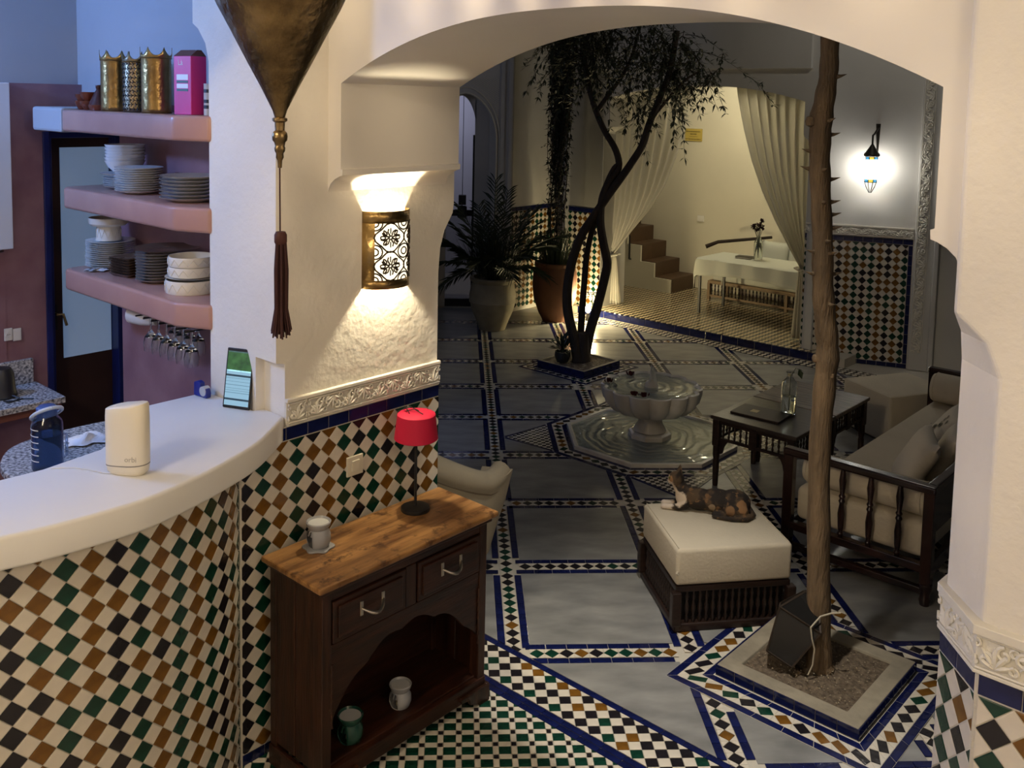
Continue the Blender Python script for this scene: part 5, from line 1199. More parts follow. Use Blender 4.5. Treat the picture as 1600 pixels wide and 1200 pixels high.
MB().lathe([(0, .10), (.022, .11), (.036, .14), (.03, .175), (.015, .20), (0, .205)], 16).build('bulb', mat('bulb_glow', (1, .9, .6), .4, emit=(1, .80, .42), estr=110), gL, smooth=True)
MB().lathe([(0, .0), (.03, .0), (.025, .05), (.015, .10), (0, .10)], 12).build('holder', M_BLACK, gL)
lamp('ground_lamp_light', (1.33, 7.26, .30), 55, (1, .82, .45), .05)

# ================================================================== stool with the cat
stl = thing('upholstered_stool', 'square cream cushioned stool on a carved dark base, cat on top', 'stool', (1.135, .51, 0), .11)
hx_, hy_ = .318, .292
mb = MB(); mb.box(-hx_, hx_, -hy_, hy_, .215, .25); mb.build('seat_frame', M_DARKWOOD, stl, bevel=.006)
mb = MB(); mb.box(-hx_-.01, hx_+.01, -hy_-.01, hy_+.01, .0, .045); mb.build('plinth', M_DARKWOOD, stl, bevel=.01)
for sx_ in (-1, 1):
    for sy_ in (-1, 1): MB().box(sx_*hx_-.025, sx_*hx_+.025, sy_*hy_-.025, sy_*hy_+.025, .04, .22).build('post', M_DARKWOOD, stl, bevel=.006)
MB().box(-hx_+.03, hx_-.03, -hy_+.035, hy_-.035, .045, .215).build('inner_box', M_BLACK, stl)
spn = MB().lathe([(.007, 0), (.011, .02), (.006, .04), (.012, .07), (.012, .085), (.006, .115), (.011, .135), (.007, .155), (.007, .172)], 8).mesh('spindle', smooth=True); spn.materials.append(M_DARKWOOD)
for q in range(15):
    for sd in (0, 1, 2, 3):
        f = -1+2*(q+1)/16
        loc = ((f*(hx_-.03), -hy_+.012, .045), (f*(hx_-.03), hy_-.012, .045), (-hx_+.012, f*(hy_-.03), .045), (hx_-.012, f*(hy_-.03), .045))[sd]
        mkobj('spindle', spn, None, stl, loc)
def pillowbox(hx, hy, z0, z1, bulge=.012, n=18, r=.03):
    def fn(u, v, top):
        x = (u-.5)*2; y = (v-.5)*2; e = 1-max(abs(x), abs(y)); return None
    mb = MB(); mb.box(-hx, hx, -hy, hy, z0, z1); return mb
cu_ = pillowbox(hx_+.004, hy_+.004, .251, .45).build('cushion', M_LINEN, stl, bevel=.022, seg=4, smooth=True)
MB().tube([(-hx_+.002, -hy_-.006, .335), (-hx_-.002, -hy_-.009, .325), (-hx_+.004, -hy_-.008, .315)], .006, 6).build('button', M_LINEN, stl, smooth=True)
for sx_ in (-1, 1): MB().tube([(sx_*(hx_-.012), -hy_+.01, .452), (sx_*(hx_-.012), hy_-.01, .452)], .0025, 5).build('piping', M_LINEN, cu_)

# the cat: one body surface, fused and smoothed
ct_ = thing('cat', 'tortoiseshell and white cat lying on the cream stool, head raised', 'cat', (1.345, .60, .4505), math.atan2(.10, -.40))
def ell(mb, c, r, n=18, m=12):
    mb.lathe([(max(1e-4, math.sin(PI*k/m)), -math.cos(PI*k/m)) for k in range(m+1)], n)
    L = n*(m+1); mb.v[-L:] = [(c[0]+x*r[0], c[1]+y*r[1], c[2]+z*r[2]) for x, y, z in mb.v[-L:]]
mb = MB()
ell(mb, (.075, .0, .068), (.092, .080, .070)); ell(mb, (.17, .0, .068), (.11, .070, .066)); ell(mb, (.27, -.002, .066), (.10, .060, .062)); ell(mb, (.345, .0, .075), (.062, .052, .064))
ell(mb, (.07, .055, .045), (.075, .040, .046)); ell(mb, (.07, -.055, .045), (.075, .040, .046)); ell(mb, (.155, .070, .017), (.050, .020, .017))
mb.tube([(.35, 0, .085), (.378, 0, .125), (.395, 0, .155)], [.052, .040, .036], 14)
ell(mb, (.404, 0, .176), (.046, .045, .041)); ell(mb, (.432, .012, .160), (.022, .016, .014)); ell(mb, (.432, -.012, .160), (.022, .016, .014)); ell(mb, (.436, 0, .168), (.014, .009, .010)); ell(mb, (.428, 0, .150), (.016, .014, .010)); ell(mb, (.405, .026, .160), (.022, .016, .018)); ell(mb, (.405, -.026, .160), (.022, .016, .018))
for sg in (-1, 1):
    mb.tube([(.390, sg*.026, .198), (.386, sg*.033, .224), (.382, sg*.037, .252)], [.024, .014, .0025], 8, flat=.6)
    mb.tube([(.34, sg*.035, .05), (.39, sg*.032, .020), (.435, sg*.028, .017), (.462, sg*.026, .016)], [.030, .020, .017, .016], 10); ell(mb, (.468, sg*.026, .016), (.020, .018, .016))
mb.tube([(-.005, .0, .04), (-.03, .04, .020), (.01, .098, .016), (.09, .112, .015), (.16, .100, .014), (.20, .092, .012)], [.018, .017, .016, .015, .013, .008], 9)
cm, nt, b = nodes('calico_fur'); b.inputs['Roughness'].default_value = .85
N_, L_ = nt.nodes, nt.links; tc = N_.new('ShaderNodeTexCoord')
def noise(sc, det=3, off=0):
    mp = N_.new('ShaderNodeMapping'); mp.inputs['Location'].default_value = (off, off, off); L_.new(tc.outputs['Object'], mp.inputs[0]); n = N_.new('ShaderNodeTexNoise'); n.inputs['Scale'].default_value = sc; n.inputs['Detail'].default_value = det; L_.new(mp.outputs[0], n.inputs['Vector']); return n.outputs['Fac']
def mixc(f, a, bb):
    m = N_.new('ShaderNodeMix'); m.data_type = 'RGBA'; L_.new(f, m.inputs[0])
    for i, v in ((6, a), (7, bb)):
        if isinstance(v, tuple): m.inputs[i].default_value = (*v, 1)
        else: L_.new(v, m.inputs[i])
    return m.outputs[2]
def step(f, lo, hi):
    r = N_.new('ShaderNodeMapRange'); r.inputs[1].default_value = lo; r.inputs[2].default_value = hi; L_.new(f, r.inputs[0]); return r.outputs[0]
def blob(c, r, k=.35):
    d = N_.new('ShaderNodeVectorMath'); d.operation = 'DISTANCE'; d.inputs[1].default_value = c; L_.new(tc.outputs['Object'], d.inputs[0])
    a = N_.new('ShaderNodeMath'); a.operation = 'MULTIPLY_ADD'; L_.new(noise(30, 3, c[0]*9), a.inputs[0]); a.inputs[1].default_value = r*.9; L_.new(d.outputs['Value'], a.inputs[2]); return step(a.outputs[0], r*1.5, r*1.3)
col = mixc(step(noise(16, 4), .48, .60), (.018, .012, .009), (.075, .045, .022))
col = mixc(step(noise(24, 3, 3), .60, .66), col, (.16, .085, .035))
col = mixc(blob((.035, .075, .075), .036), col, (.26, .14, .06)); col = mixc(blob((.10, .085, .05), .030), col, (.22, .12, .055)); col = mixc(blob((.065, .085, .065), .012), col, (.02, .014, .01))
col = mixc(blob((.20, .065, .05), .020), col, (.30, .22, .14)); col = mixc(blob((.385, .035, .075), .048), col, (.58, .48, .38)); col = mixc(blob((.405, .0, .105), .045), col, (.58, .48, .38))
for sg in (-1, 1): col = mixc(blob((.455, sg*.026, .012), .048), col, (.62, .53, .44))
col = mixc(blob((.438, .012, .158), .036), col, (.52, .40, .29)); col = mixc(blob((.43, .02, .180), .020), col, (.28, .14, .06))
L_.new(col, b.inputs['Base Color']); bpn = N_.new('ShaderNodeBump'); bpn.inputs['Strength'].default_value = .5; bpn.inputs['Distance'].default_value = .004; L_.new(noise(160, 2), bpn.inputs['Height']); L_.new(bpn.outputs[0], b.inputs['Normal'])
co = mb.build('body', cm, ct_, smooth=True)
rm = co.modifiers.new('fuse', 'REMESH'); rm.mode = 'VOXEL'; rm.voxel_size = .0045; rm.use_smooth_shade = True
sm_ = co.modifiers.new('soft', 'SMOOTH'); sm_.factor = .5; sm_.iterations = 5
for sg in (-1, 1):
    e = MB(); ell(e, (.440, sg*.023, .184), (.008, .006, .008), 12, 8); e.build('eye', mat('cat_eye', (.10, .09, .02), .1), ct_, smooth=True)
    w_ = MB()
    for q in range(3): w_.tube([(.447, sg*.014, .158), (.455, sg*.05, .160-.008*q)], .0006, 3)
    w_.build('whiskers', M_WHITEPL, ct_)
e = MB(); ell(e, (.449, 0, .169), (.004, .006, .004), 10, 6); e.build('nose', mat('cat_nose', (.25, .09, .07), .5), ct_, smooth=True)

# ================================================================== carved tables
def side_table(label, s0, m_top):
    tb_ = thing('carved_table', label, 'table', W(-.09, s0, 0), A45, 'pair of carved dark tables')
    h = .318
    MB().box(-h-.015, h+.015, -h, h, .495, .522).build('table_top', m_top, tb_, bevel=.006)
    for sx_ in (-1, 1):
        for sy_ in (-1, 1):
            MB().box(sx_*(h-.03)-.026, sx_*(h-.03)+.026, sy_*(h-.03)-.026, sy_*(h-.03)+.026, .30, .495).build('leg_block', M_DARKWOOD, tb_, bevel=.004)
            MB().lathe([(.018, 0), (.020, .02), (.022, .10), (.024, .18), (.020, .20), (.026, .23), (.026, .30)], 12, (sx_*(h-.03), sy_*(h-.03), 0)).build('leg', M_DARKWOOD, tb_, smooth=True)
    sp2 = MB().lathe([(.006, 0), (.010, .018), (.005, .03), (.011, .05), (.005, .07), (.010, .085), (.006, .10)], 8).mesh('spindle', smooth=True); sp2.materials.append(M_DARKWOOD)
    for q in range(4):
        R = Matrix.Rotation(q*PI/2, 4, 'Z'); d = h-.03
        def side(nm, a, b, c, dd, e, f):
            mb = MB().box(a, b, c, dd, e, f); mb.v = [tuple(R @ Vector(v)) for v in mb.v]; mb.build(nm, M_DARKWOOD, tb_, bevel=.003)
        side('apron', -d, d, -d-.012, -d+.012, .465, .495); side('lower_rail', -d, d, -d-.012, -d+.012, .345, .365); side('centre_block', -.03, .03, -d-.014, -d+.014, .335, .495)
        for sg in (-1, 1):
            for k in range(5):
                o = mkobj('spindle', sp2, None, tb_, R @ Vector((sg*(.055+.046*k), -d, .365)))
            pts = [(0, 0), (.075, 0), (.055, -.02), (.04, -.05), (.03, -.095), (0, -.11)]
            mb = MB(); mb.loft([[(sg*(-d+.02+a), -d-.009, .346+b) for a, b in pts], [(sg*(-d+.02+a), -d+.009, .346+b) for a, b in pts]]); mb.v = [tuple(R @ Vector(v)) for v in mb.v]; mb.build('bracket', M_DARKWOOD, tb_, bevel=.002)
side_table('carved dark wooden table with the menu and glass bottle', 2.90, mat('black_top', (.030, .022, .019), .3, col2=(.05, .038, .03), scale=5, stretch=(1, 6, 1), bump=.1, bscale=20))
side_table('carved dark wooden table with a faded pale top, farther one', 3.545, mat('faded_top', (.20, .155, .12), .45, col2=(.09, .062, .05), scale=6, stretch=(1, 6, 1), bump=.15, bscale=18))
mn = thing('menu_folder', 'dark brown menu folder with a gold square on the table', 'menu', W(-.165, 2.86, .5225), A45+.06)
MB().box(-.185, .185, -.125, .125, 0, .014).build('cover', mat('menu_leather', (.028, .016, .012), .45), mn, bevel=.003)
MB().box(-.075, -.020, -.03, .03, .0142, .0148).build('gold_square', mat('gold_foil', (.45, .34, .14), .4), mn)
bt = thing('bottle_vase', 'clear glass bottle vase with water and a leafy sprig', 'vase', W(-.035, 3.03, .523))
MB().lathe([(0, 0), (.050, 0), (.056, .008), (.057, .20), (.050, .235), (.026, .262), (.021, .275), (.021, .300), (.029, .304), (.029, .312), (.018, .312), (.018, .272), (.047, .230), (.053, .195), (.053, .012), (0, .008)], 28).build('bottle', M_GLASS, bt, smooth=True)
MB().lathe([(0, .010), (.0515, .013), (.0515, .13), (0, .13)], 24).build('water', M_WATER, bt, smooth=True)
mb = MB(); mb.tube([(0, 0, .03), (.005, 0, .28), (.03, -.02, .34), (.07, -.04, .33)], .0025, 5); leaf(mb, Vector((.05, -.03, .34)), Vector((.3, -.1, -.9)), .08, .022, Vector((0, -1, 0))); leaf(mb, Vector((.03, -.02, .34)), Vector((.9, -.3, -.3)), .07, .016, EZ)
mb.build('sprig', mat('sprig_green', (.03, .05, .02), .5), bt)

# ================================================================== sofa
sf = thing('sofa', 'mahogany daybed sofa with cream mattress and turned end balusters', 'sofa', (0, 0, 0), A45)
ta, tb2, sa, sb = .50, 1.33, 1.95, 4.50
for s_ in (sa, sb):
    for t_ in (ta, tb2): MB().box(t_-.03, t_+.03, s_-.03, s_+.03, .12, .675).build('post', M_MAHOG, sf, bevel=.006); MB().lathe([(.026, 0), (.032, .03), (.024, .06), (.036, .10), (.036, .125)], 14, (t_, s_, 0)).build('leg', M_MAHOG, sf, smooth=True)
    MB().box(ta-.035, tb2+.035, s_-.035, s_+.035, .645, .69).build('arm_rail', M_MAHOG, sf, bevel=.012, seg=3); MB().box(ta, tb2, s_-.025, s_+.025, .185, .235).build('end_rail', M_MAHOG, sf, bevel=.006); MB().box(ta, tb2, s_-.02, s_+.02, .06, .10).build('stretcher', M_MAHOG, sf, bevel=.006)
bal = MB().lathe([(.012, 0), (.018, .02), (.012, .03), (.017, .06), (.022, .14), (.014, .20), (.020, .215), (.014, .23), (.020, .245), (.013, .26), (.022, .34), (.014, .405), (.012, .412)], 12).mesh('baluster', smooth=True); bal.materials.append(M_MAHOG)
for s_ in (sa, sb):
    for k in range(4): mkobj('baluster', bal, None, sf, (ta+(tb2-ta)*(k+1)/5, s_, .234))
MB().box(ta-.02, ta+.02, sa, sb, .16, .235).build('front_rail', M_MAHOG, sf, bevel=.006); MB().box(tb2-.02, tb2+.02, sa, sb, .16, .235).build('back_rail', M_MAHOG, sf, bevel=.006); MB().box(tb2-.03, tb2+.03, sa, sb, .645, .69).build('back_top_rail', M_MAHOG, sf, bevel=.012, seg=3); MB().box(tb2-.012, tb2+.012, sa, sb, .40, .645).build('back_panel', M_MAHOG, sf)
MB().box(ta+.03, tb2-.03, sa+.035, sb-.035, .238, .445).build('mattress', M_LINEN, sf, bevel=.04, seg=4, smooth=True)
def bolster(label, s_, z, r=.098):
    b_ = thing('bolster', label, 'bolster', W(.915, s_, z), A45); mb = MB(); L = .36
    mb.lathe([(0, -L-.008), (r*.9, -L-.004), (r, -L+.02), (r, L-.02), (r*.9, L+.004), (0, L+.008)], 28); mb.v = [(z_, x, y) for x, y, z_ in mb.v]; mb.build('roll', M_LINEN, b_, smooth=True)
    for e in (-1, 1):
        mb = MB(); mb.lathe([(r+.001, -.003), (r+.004, 0), (r+.001, .003)], 28, cap=False); mb.v = [(z_+e*(L-.02), x, y) for x, y, z_ in mb.v]; mb.build('piping', M_LINEN, b_, smooth=True)
bolster('cream bolster against the near balusters of the sofa', 2.10, .545); bolster('cream bolster at the far end of the sofa', 4.36, .57, .115)
def pillow(nm, label, loc, rot, hx, hy, th, m):
    o = thing(nm, label, 'cushion', loc); o.rotation_euler = rot
    def fn(sg):
        def f(u, v):
            x, y = (u-.5)*2, (v-.5)*2; e = max(0, (1-x**4)*(1-y**4))**.6; pin = 1-.07*(1-abs(x*y)); return (x*hx*(1-.08*(1-y*y)), y*hy*(1-.08*(1-x*x)), sg*th*e)
        return f
    mb = MB(); mb.grid(fn(1), 14, 14); mb.grid(fn(-1), 14, 14); mb.build('case', m, o, smooth=True, angle=80); return o
M_PILL = mat('cushion_cream', (.60, .54, .44), .9, bump=.2, bscale=80)
pillow('cushion', 'plain cream cushion nearest the sofa arm', W(1.05, 2.52, .60), (1.05, 0, A45-1.15), .24, .21, .07, M_PILL)
pillow('cushion', 'plain cream cushion leaning on the sofa back', W(1.14, 2.80, .60), (1.1, 0, A45-1.35), .22, .20, .065, M_PILL)
pe = pillow('cushion', 'cushion with black embroidered flowers on the sofa back', W(1.00, 3.14, .60), (.95, 0, A45-1.3), .24, .22, .06, M_PILL)
mb = MB(); rr = random.Random(2)
for k in range(40):
    x, y = rr.uniform(-.16, .16), rr.uniform(-.14, .14)
    if abs(x-y) > .08: continue
    for q in range(5):
        a = q*2*PI/5; leaf(mb, Vector((x, y, .064*max(0, (1-(x/.22)**4)*(1-(y/.2)**4))**.6)), Vector((math.cos(a), math.sin(a), 0)), .022, .006, EZ)
o = mb.build('embroidery', M_BLACK, pe); o['kind'] = 'stuff'
# far ottoman
om = thing('ottoman', 'low cream slipcovered ottoman beyond the carved tables', 'ottoman', (3.46, 3.26, 0), .30)
MB().prism([(-.34, -.29), (.34, -.29), (.34, .29), (-.34, .29)], .02, .42).build('slipcover', M_LINEN, om, bevel=.025, seg=3, smooth=True)
MB().tube([(-.335, -.285, .41), (.335, -.285, .41), (.335, .285, .41), (-.335, .285, .41), (-.335, -.285, .41)], .005, 5).build('piping', M_LINEN, om)
MB().box(-.31, .31, -.26, .26, 0, .03).build('plinth', M_BLACK, om)

# ================================================================== tub armchair behind the jamb
ac = thing('tub_armchair', 'beige tub armchair with a rolled curved back behind the cabinet', 'armchair', (-.45, .84, 0), -.62)
M_BEIGE = mat('beige_velvet', (.42, .36, .26), .85, bump=.1, bscale=80)
def shell(f, g, r_in):
    "f around the back 0..1, g height 0..1"
    a = PI*(-.12+1.24*f)+PI; e = abs(f-.5)*2; top = .74-.20*max(0, e-.45)/.55 if True else .74
    top = .86-.24*(3*e*e-2*e**3)+.05*max(0, e-.8)/.2; fl = .03*g**2+.06*max(0, e-.75)/.25*g; r = (.39+fl) if not r_in else .30; taper = .90+.10*min(1, g*1.6)
    return (r*math.cos(a)*taper, r*math.sin(a)*taper*1.0, .17+(top-.17)*g)
mb = MB(); n = 40; m = 10; loops = []
for i in range(n+1):
    f = i/n; ring_ = [shell(f, k/m, False) for k in range(m+1)]+[shell(f, 1-k/m, True) for k in range(m+1)]
    loops.append(ring_)
mb.loft(loops, cap=True, closed=True); mb.build('shell', M_BEIGE, ac, smooth=True, angle=60)
rim = []
for i in range(n+1):
    p = shell(i/n, 1, False); q = shell(i/n, 1, True); rim.append((p[0]*.62+q[0]*.38, p[1]*.62+q[1]*.38, p[2]-.012))
MB().tube(rim, [.060+.010*math.sin(PI*i/n) for i in range(n+1)], 12).build('rolled_rim', M_BEIGE, ac, smooth=True)
MB().tube([(p[0]*1.10, p[1]*1.10, p[2]-.06) for p in rim], .005, 5).build('piping', mat('dark_beige', (.25, .20, .14), .8), ac, smooth=True)
MB().lathe([(0, .18), (.29, .18), (.30, .22), (.30, .38), (.27, .42), (0, .43)], 32).build('seat', M_BEIGE, ac, smooth=True)
for k, (x, y) in enumerate(((.22, -.20), (-.22, -.20), (.22, .22), (-.22, .22))): MB().lathe([(.010, 0), (.022, .18)], 10, (x, y, 0)).build('leg', M_BLACK, ac, smooth=True)

# ================================================================== alcove things
stc = thing('staircase', 'short white staircase with brown treads climbing to the left in the alcove', 'staircase', (0, 0, 0), A45)
M_TREAD = mat('brown_tadelakt', (.105, .060, .033), .5, var=.25, scale=6); M_STRG = mat('cream_stringer', (.66, .62, .50), .8)
tt = [-4.23, -4.505, -4.745, -4.98, -5.21, -5.44]; zz = [.285, .49, .72, .93, 1.14, 1.35]
sg_ = [(tt[0], .098)]
for k in range(6): sg_ += [(tt[k], zz[k]), (tt[k+1] if k < 5 else -5.7, zz[k])]
sg_ += [(-5.7, .098)]
mb = MB(); mb.loft([[(a, 8.0, b) for a, b in sg_], [(a, 8.66, b) for a, b in sg_]]); mb.build('body', M_STRG, stc)
for k in range(6):
    t1 = tt[k+1] if k < 5 else -5.7
    MB().box(t1-.01, tt[k]+.008, 8.035, 8.66, zz[k], zz[k]+.012).build('tread', M_TREAD, stc, bevel=.003)
    MB().box(tt[k], tt[k]+.008, 8.035, 8.66, (zz[k-1] if k else .098), zz[k]).build('riser', M_TREAD, stc)
rail = thing('stair_rod', 'thin black rod beside the alcove stairs', 'rod', W(-4.93, 7.985, .0), 0); MB().tube([(0, 0, .50), (0, 0, .85)], .012, 6).build('rod', M_BLACK, rail); MB().tube([(0, 0, .505), (.05, 0, .50)], .012, 6).build('bracket', M_BLACK, rail)
at_ = thing('dining_table', 'long dining table under a pale cloth in the alcove', 'table', (0, 0, 0), A45)
MB().box(-3.33, -1.45, 7.18, 7.86, .785, .81).build('table_top', M_DARKWOOD, at_)
for t_ in (-3.29, -1.50):
    for s_ in (7.22, 7.84): MB().box(t_-.014, t_+.014, s_-.014, s_+.014, .099, .785).build('leg', M_BLACK, at_)
M_CLOTH = mat('pale_cloth', (.58, .60, .54), .9, bump=.15, bscale=30)
def cloth(u, v):
    t_ = -3.46+2.14*u; s_ = 7.05+.95*v; dt = max(0, -3.335-t_); ds = max(0, 7.175-s_)+max(0, s_-7.865); z = .8145
    tt_ = max(t_, -3.335); ss_ = min(max(s_, 7.175), 7.865)
    if dt > 0: tt_ = -3.335-.012-.010*math.sin(s_*26); z -= dt*2.0
    if ds > 0: ss_ = (7.175-.012-.012*math.sin(t_*17)) if s_ < 7.4 else 7.877; z -= ds*(1.7+.25*math.sin(t_*3))
    return (tt_, ss_, z)
tcl = MB().grid(cloth, 60, 40).build('tablecloth', M_CLOTH, rz=A45, smooth=True, thick=.003); tag(tcl, 'pale cloth draped over the alcove dining table', 'tablecloth')
bn = thing('bench', 'low wooden bench with turned rails under the alcove table cloth', 'bench', (0, 0, 0), A45)
M_LWOOD = mat('light_wood', (.22, .14, .07), .5, var=.2)
for z0, z1 in ((.32, .36), (.14, .17)): MB().box(-3.66, -1.3, 8.05, 8.08, z0, z1).build('rail', M_LWOOD, bn, bevel=.004)
MB().box(-3.66, -1.3, 8.08, 8.60, .33, .36).build('seat', M_LWOOD, bn)
for t_ in (-3.64, -2.5, -1.35):
    for s_ in (8.065, 8.58): MB().box(t_-.02, t_+.02, s_-.02, s_+.02, .099, .33).build('leg', M_LWOOD, bn)
for k in range(44): mkobj('spindle', spn, None, bn, (-3.6+k*.052, 8.065, .158))
bc = thing('bench_mattress', 'pale mattress and backrest on the alcove bench', 'mattress', (0, 0, 0), A45)
MB().box(-3.62, -1.3, 8.10, 8.60, .362, .56).build('mattress', M_CLOTH, bc, bevel=.03, seg=3, smooth=True); MB().box(-3.05, -1.3, 8.50, 8.65, .56, .92).build('backrest', M_CLOTH, bc, bevel=.04, seg=3, smooth=True)
MB().tube([(-3.68, 8.0, .83), (-3.55, 8.1, .90), (-3.0, 8.58, .98)], [.03, .024, .02], 8).build('arm', M_DARKWOOD, bn, smooth=True)
for k, t_ in enumerate((-2.85, -2.45, -2.05)): pillow('cushion', ('pale cushion on the alcove bench, left of the flower vase', 'pale cushion on the alcove bench behind the flower vase', 'patterned pale cushion on the alcove bench beside the right curtain')[k], W(t_, 8.40, .76), (1.25, 0, A45+.1*k), .22, .20, .07, M_CLOTH if k < 2 else mat('patterned_cushion', (.5, .48, .4), .9, col2=(.08, .06, .05), scale=22))
fv = thing('flower_vase', 'tall glass vase of dark red flowers on the alcove table', 'vase', W(-2.69, 7.60, .817))
MB().lathe([(0, 0), (.05, 0), (.055, .01), (.055, .22), (.045, .25), (.03, .265), (.03, .29), (.026, .29), (.026, .262), (.05, .215), (.05, .015), (0, .01)], 20).build('vase', M_GLASS, fv, smooth=True)
mb = MB(); fm = MB(); rr = random.Random(6)
for k in range(9):
    a = rr.uniform(0, 2*PI); q = rr.uniform(.02, .10); h = rr.uniform(.36, .50); mb.tube([(0, 0, .03), (q*.3*math.cos(a), q*.3*math.sin(a), .29), (q*math.cos(a), q*math.sin(a), h)], .003, 4)
    c = Vector((q*math.cos(a), q*math.sin(a), h))
    for j in range(14): d = Vector((rr.gauss(0, 1), rr.gauss(0, 1), rr.gauss(.2, 1))); leaf(fm, c, d, .045, .018, EZ)
o = mb.build('stems', mat('stem_green', (.03, .045, .02), .6), fv); o = fm.build('blossoms', mat('plum_petal', (.035, .006, .012), .7), fv); o['kind'] = 'stuff'
bk = thing('book', 'closed dark book lying on the alcove table', 'book', W(-2.86, 7.57, .817), A45+.1)
MB().box(-.10, .10, -.07, .07, 0, .004).build('cover', M_DARKWOOD, bk); MB().box(-.097, .097, -.068, .066, .004, .026).build('pages', mat('pages', (.5, .46, .38), .9), bk); MB().box(-.10, .10, -.07, .07, .026, .030).build('cover', M_DARKWOOD, bk)
tag(crumple(10, .10, .08, .06, 21).build('folded_towel', M_CLOTH, loc=W(-4.36, 7.15, .25), rz=.4, thick=.004), 'white cloth hanging low beside the alcove stairs', 'cloth') if False else None
sg = thing('wall_sign', 'small yellow lettered sign on the alcove wall', 'sign', W(-4.33, 8.655, 2.325), A45)
MB().box(-.14, .14, -.012, 0, -.09, .09).build('board', mat('gold_board', (.55, .42, .10), .5), sg, bevel=.003)
M_SGN = mat('sign_print', (.10, .07, .02), .6)
rr = random.Random(19)
for x0, x1, z, h in ((-.12, .11, .048, .014), (-.055, .05, .012, .018), (-.065, .065, -.025, .007), (-.135, .12, -.062, .014)):
    mb = MB(); x = x0
    while x < x1:
        w_ = rr.uniform(.006, .012); hh = h*rr.uniform(.7, 1); mb.box(x, min(x+w_, x1), -.0135, -.012, z-hh/2, z+hh/2); x += w_+rr.uniform(.003, .006)
    o = mb.build('lettering', M_SGN, sg); o['kind'] = 'stuff'
ws = thing('wall_socket', 'small square white socket on the alcove wall', 'socket', W(-4.16, 8.655, 1.12), A45); MB().box(-.055, .055, -.012, 0, -.045, .045).build('plate', M_WHITEPL, ws, bevel=.004); MB().box(-.03, .03, -.016, -.012, -.025, .025).build('insert', M_WHITEPL, ws, bevel=.002)
# curtains
cmt = bpy.data.materials.new('sheer_white'); cmt.use_nodes = True; nt = cmt.node_tree; nt.nodes.remove(nt.nodes['Principled BSDF'])
d1 = nt.nodes.new('ShaderNodeBsdfDiffuse'); d1.inputs[0].default_value = (.78, .76, .73, 1); d2n = nt.nodes.new('ShaderNodeBsdfTranslucent'); d2n.inputs[0].default_value = (.74, .72, .64, 1); mx = nt.nodes.new('ShaderNodeMixShader'); mx.inputs[0].default_value = .58
nt.links.new(d1.outputs[0], mx.inputs[1]); nt.links.new(d2n.outputs[0], mx.inputs[2]); nt.links.new(mx.outputs[0], nt.nodes['Material Output'].inputs[0])
def interp(L, v):
    x = v*(len(L)-1); i = min(int(x), len(L)-2); f = x-i; return (L[i][0]+(L[i+1][0]-L[i][0])*f, L[i][1]+(L[i+1][1]-L[i][1])*f)
def curtain(label, E0, E1, nf, tail, name='curtain'):
    c = thing(name, label, 'curtain', (0, 0, 0), A45, 'tied back white curtains')
    def fn(u, v):
        a, b = interp(E0, v), interp(E1, v); f = u
        amp = .055*(1-.75*v); return (a[0]+(b[0]-a[0])*f, 6.74+amp*math.sin(u*nf*2*PI+.6*math.sin(4*u))+.02*math.sin(9*u+3*v), a[1]+(b[1]-a[1])*f)
    MB().grid(fn, 110, 30).build('panel', cmt, c, smooth=True, thick=.002)
    g = E1[-1]
    def tl_(u, v):
        return (g[0]+tail*(u-.5)*(.5+.9*v)+tail*.1*v, 6.74+.03*math.sin(u*30)*(.3+v), g[1]+.01-(g[1]-.12)*v)
    MB().grid(tl_, 40, 12).build('tail', cmt, c, smooth=True, thick=.002)
    MB().tube([(g[0]-.07, 6.70, g[1]+.01), (g[0], 6.68, g[1]-.01), (g[0]+.07, 6.70, g[1]+.01), (g[0]+.06, 6.80, g[1]+.01), (g[0]-.06, 6.80, g[1]+.01), (g[0]-.07, 6.70, g[1]+.01)], .012, 6).build('tieback', cmt, c, smooth=True)
curtain('white curtain tied back to the left of the alcove', [(-4.45, 3.06), (-4.42, 2.6), (-4.40, 2.2), (-4.39, 1.8), (-4.38, 1.45), (-4.38, 1.15), (-4.38, .9), (-4.38, .76)], [(-3.171, 3.059), (-3.198, 2.866), (-3.273, 2.513), (-3.384, 2.115), (-3.536, 1.745), (-3.734, 1.445), (-3.997, 1.148), (-4.31, .77)], 9, .16)
curtain('white curtain tied back to the right of the alcove', [(-1.50, 3.06), (-1.52, 2.7), (-1.54, 2.3), (-1.56, 1.9), (-1.58, 1.6), (-1.59, 1.3), (-1.60, 1.1), (-1.60, .92)], [(-2.618, 3.06), (-2.584, 2.873), (-2.491, 2.501), (-2.367, 2.133), (-2.21, 1.77), (-2.034, 1.451), (-1.863, 1.174), (-1.70, .93)], 9, .16)
# glass wall lantern
LB = Vector((4.06, 5.41, 0))+rn*.19
wl = thing('wall_lantern', 'lit glass lantern with coloured bands on an iron wall bracket', 'lantern', (LB.x, LB.y, 1.88))
M_IRON = mat('iron', (.03, .025, .02), .5, .4)
MB().lathe([(.062, .145), (.068, .19), (.070, .25), (.066, .325), (.060, .345)], 24, cap=False).build('glass_body', mat('lantern_glow', (1, 1, 1), .5, emit=(1, .96, .88), estr=30), wl, smooth=True)
for z0, z1 in ((.112, .145), (.345, .378)):
    for q in range(8):
        MB().lathe([(.060, z0), (.063, (z0+z1)/2), (.061, z1)], 2, a0=q*PI/4+.04, a1=(q+1)*PI/4-.04, cap=False).build('colour_pane', mat('pane_yellow', (.8, .6, .1), .3, emit=(1, .7, .1), estr=1.0) if q % 2 else mat('pane_blue', (.1, .4, .7), .3, emit=(.1, .45, .8), estr=.8), wl)
mb = MB()
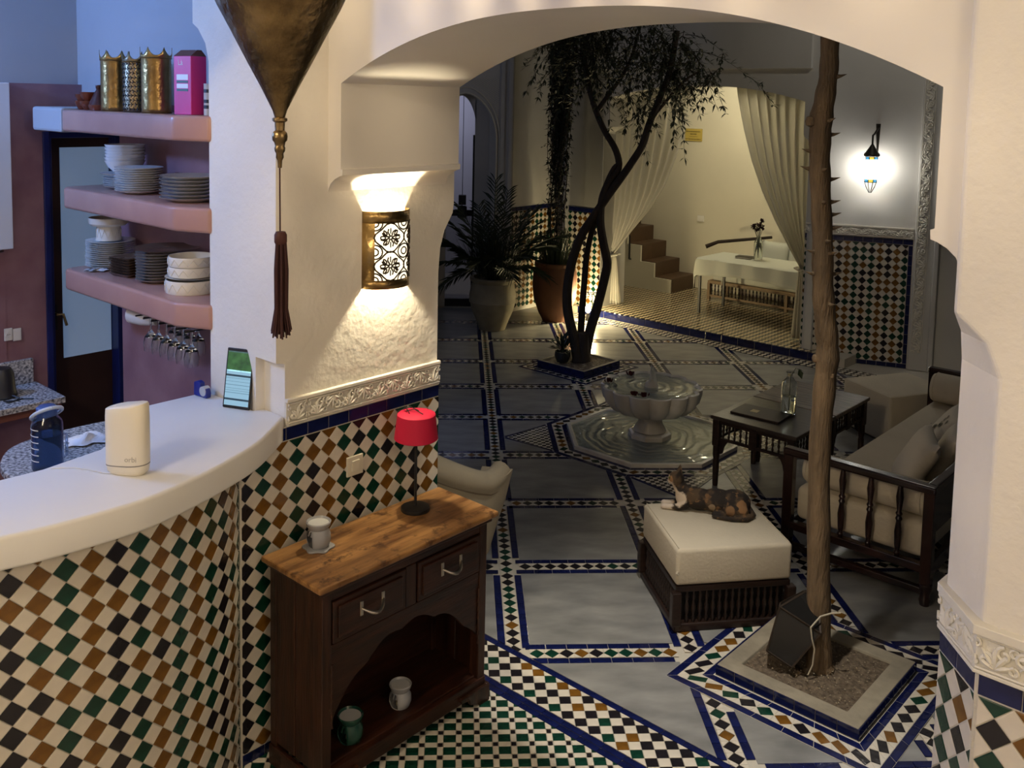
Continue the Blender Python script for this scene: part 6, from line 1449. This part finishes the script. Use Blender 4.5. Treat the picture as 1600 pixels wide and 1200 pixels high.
for q in range(8):
    a = q*PI/4; c_, s_ = math.cos(a), math.sin(a); mb.tube([(.012*c_, .012*s_, 0), (.045*c_, .045*s_, .06), (.062*c_, .062*s_, .112), (.066*c_, .066*s_, .145)], .004, 4); mb.tube([(.062*c_, .062*s_, .345), (.064*c_, .064*s_, .378)], .004, 4); mb.tube([(.07*c_, .07*s_, .40), (.03*c_, .03*s_, .47), (.012*c_, .012*s_, .50)], .004, 4)
o = mb.build('cage', M_IRON, wl); o['kind'] = 'stuff'
MB().lathe([(.066, .108), (.068, .111), (.066, .114)], 24, cap=False).build('lower_ring', M_IRON, wl); MB().lathe([(.066, .376), (.080, .385), (.082, .40), (.070, .42)], 24, cap=False).build('upper_ring', M_IRON, wl)
MB().lathe([(.0, .42), (.07, .41), (.06, .43), (.028, .48), (.01, .51), (.0, .515)], 20).build('cap', M_IRON, wl, smooth=True)
bw = Vector((4.106, 5.388, 0))-LB; bw.z = 0
MB().tube([(0, 0, .51), (0, 0, .60), tuple(bw*.3+Vector((0, 0, .615))), tuple(bw+Vector((.0, 0, .68)))], .010, 6).build('arm', M_IRON, wl, smooth=True)
mb = MB(); mb.tube([tuple(bw+Vector((0, 0, .72))), tuple(bw+Vector((0, 0, .34)))], [.03, .006], 6, flat=.3); mb.build('back_plate', M_IRON, wl)
# doorway behind the palm: dark door leaf with glass, small black lantern
dr = thing('door_2', 'dark glazed doors in the doorway behind the palm', 'door', (0, 0, 0)); del dr['category']; dr['kind'] = 'structure'
for x0, x1, z0, z1 in ((-.70, -.52, .0, 1.25), (-.155, -.12, .0, 2.3), (-.70, -.12, 0, .10), (-.70, -.12, 1.22, 1.30)): MB().box(x0, x1, 8.12, 8.16, z0, z1).build('door_frame', M_BLACK, dr)
MB().box(-.52, -.155, 8.135, 8.145, .10, 1.22).build('pane', mat('door_glass', (.6, .6, .6), .05, trans=.9), dr)
bl = thing('door_lantern', 'small black box lantern hanging in the doorway behind the palm', 'lantern', (-.285, 8.05, 1.22)); mb = MB(); frame_box(mb, (0, 0), .05, .05, 0, .13, .012); mb.build('frame', M_BLACK, bl); MB().box(-.045, .045, -.045, .045, .005, .125).build('panel', M_BLACK, bl); MB().box(-.05, .05, -.05, .05, .16, .29).build('upper_box', M_BLACK, bl, bevel=.005); MB().tube([(0, 0, .12), (0, 0, 1.6)], .004, 4).build('rod', M_BLACK, bl)
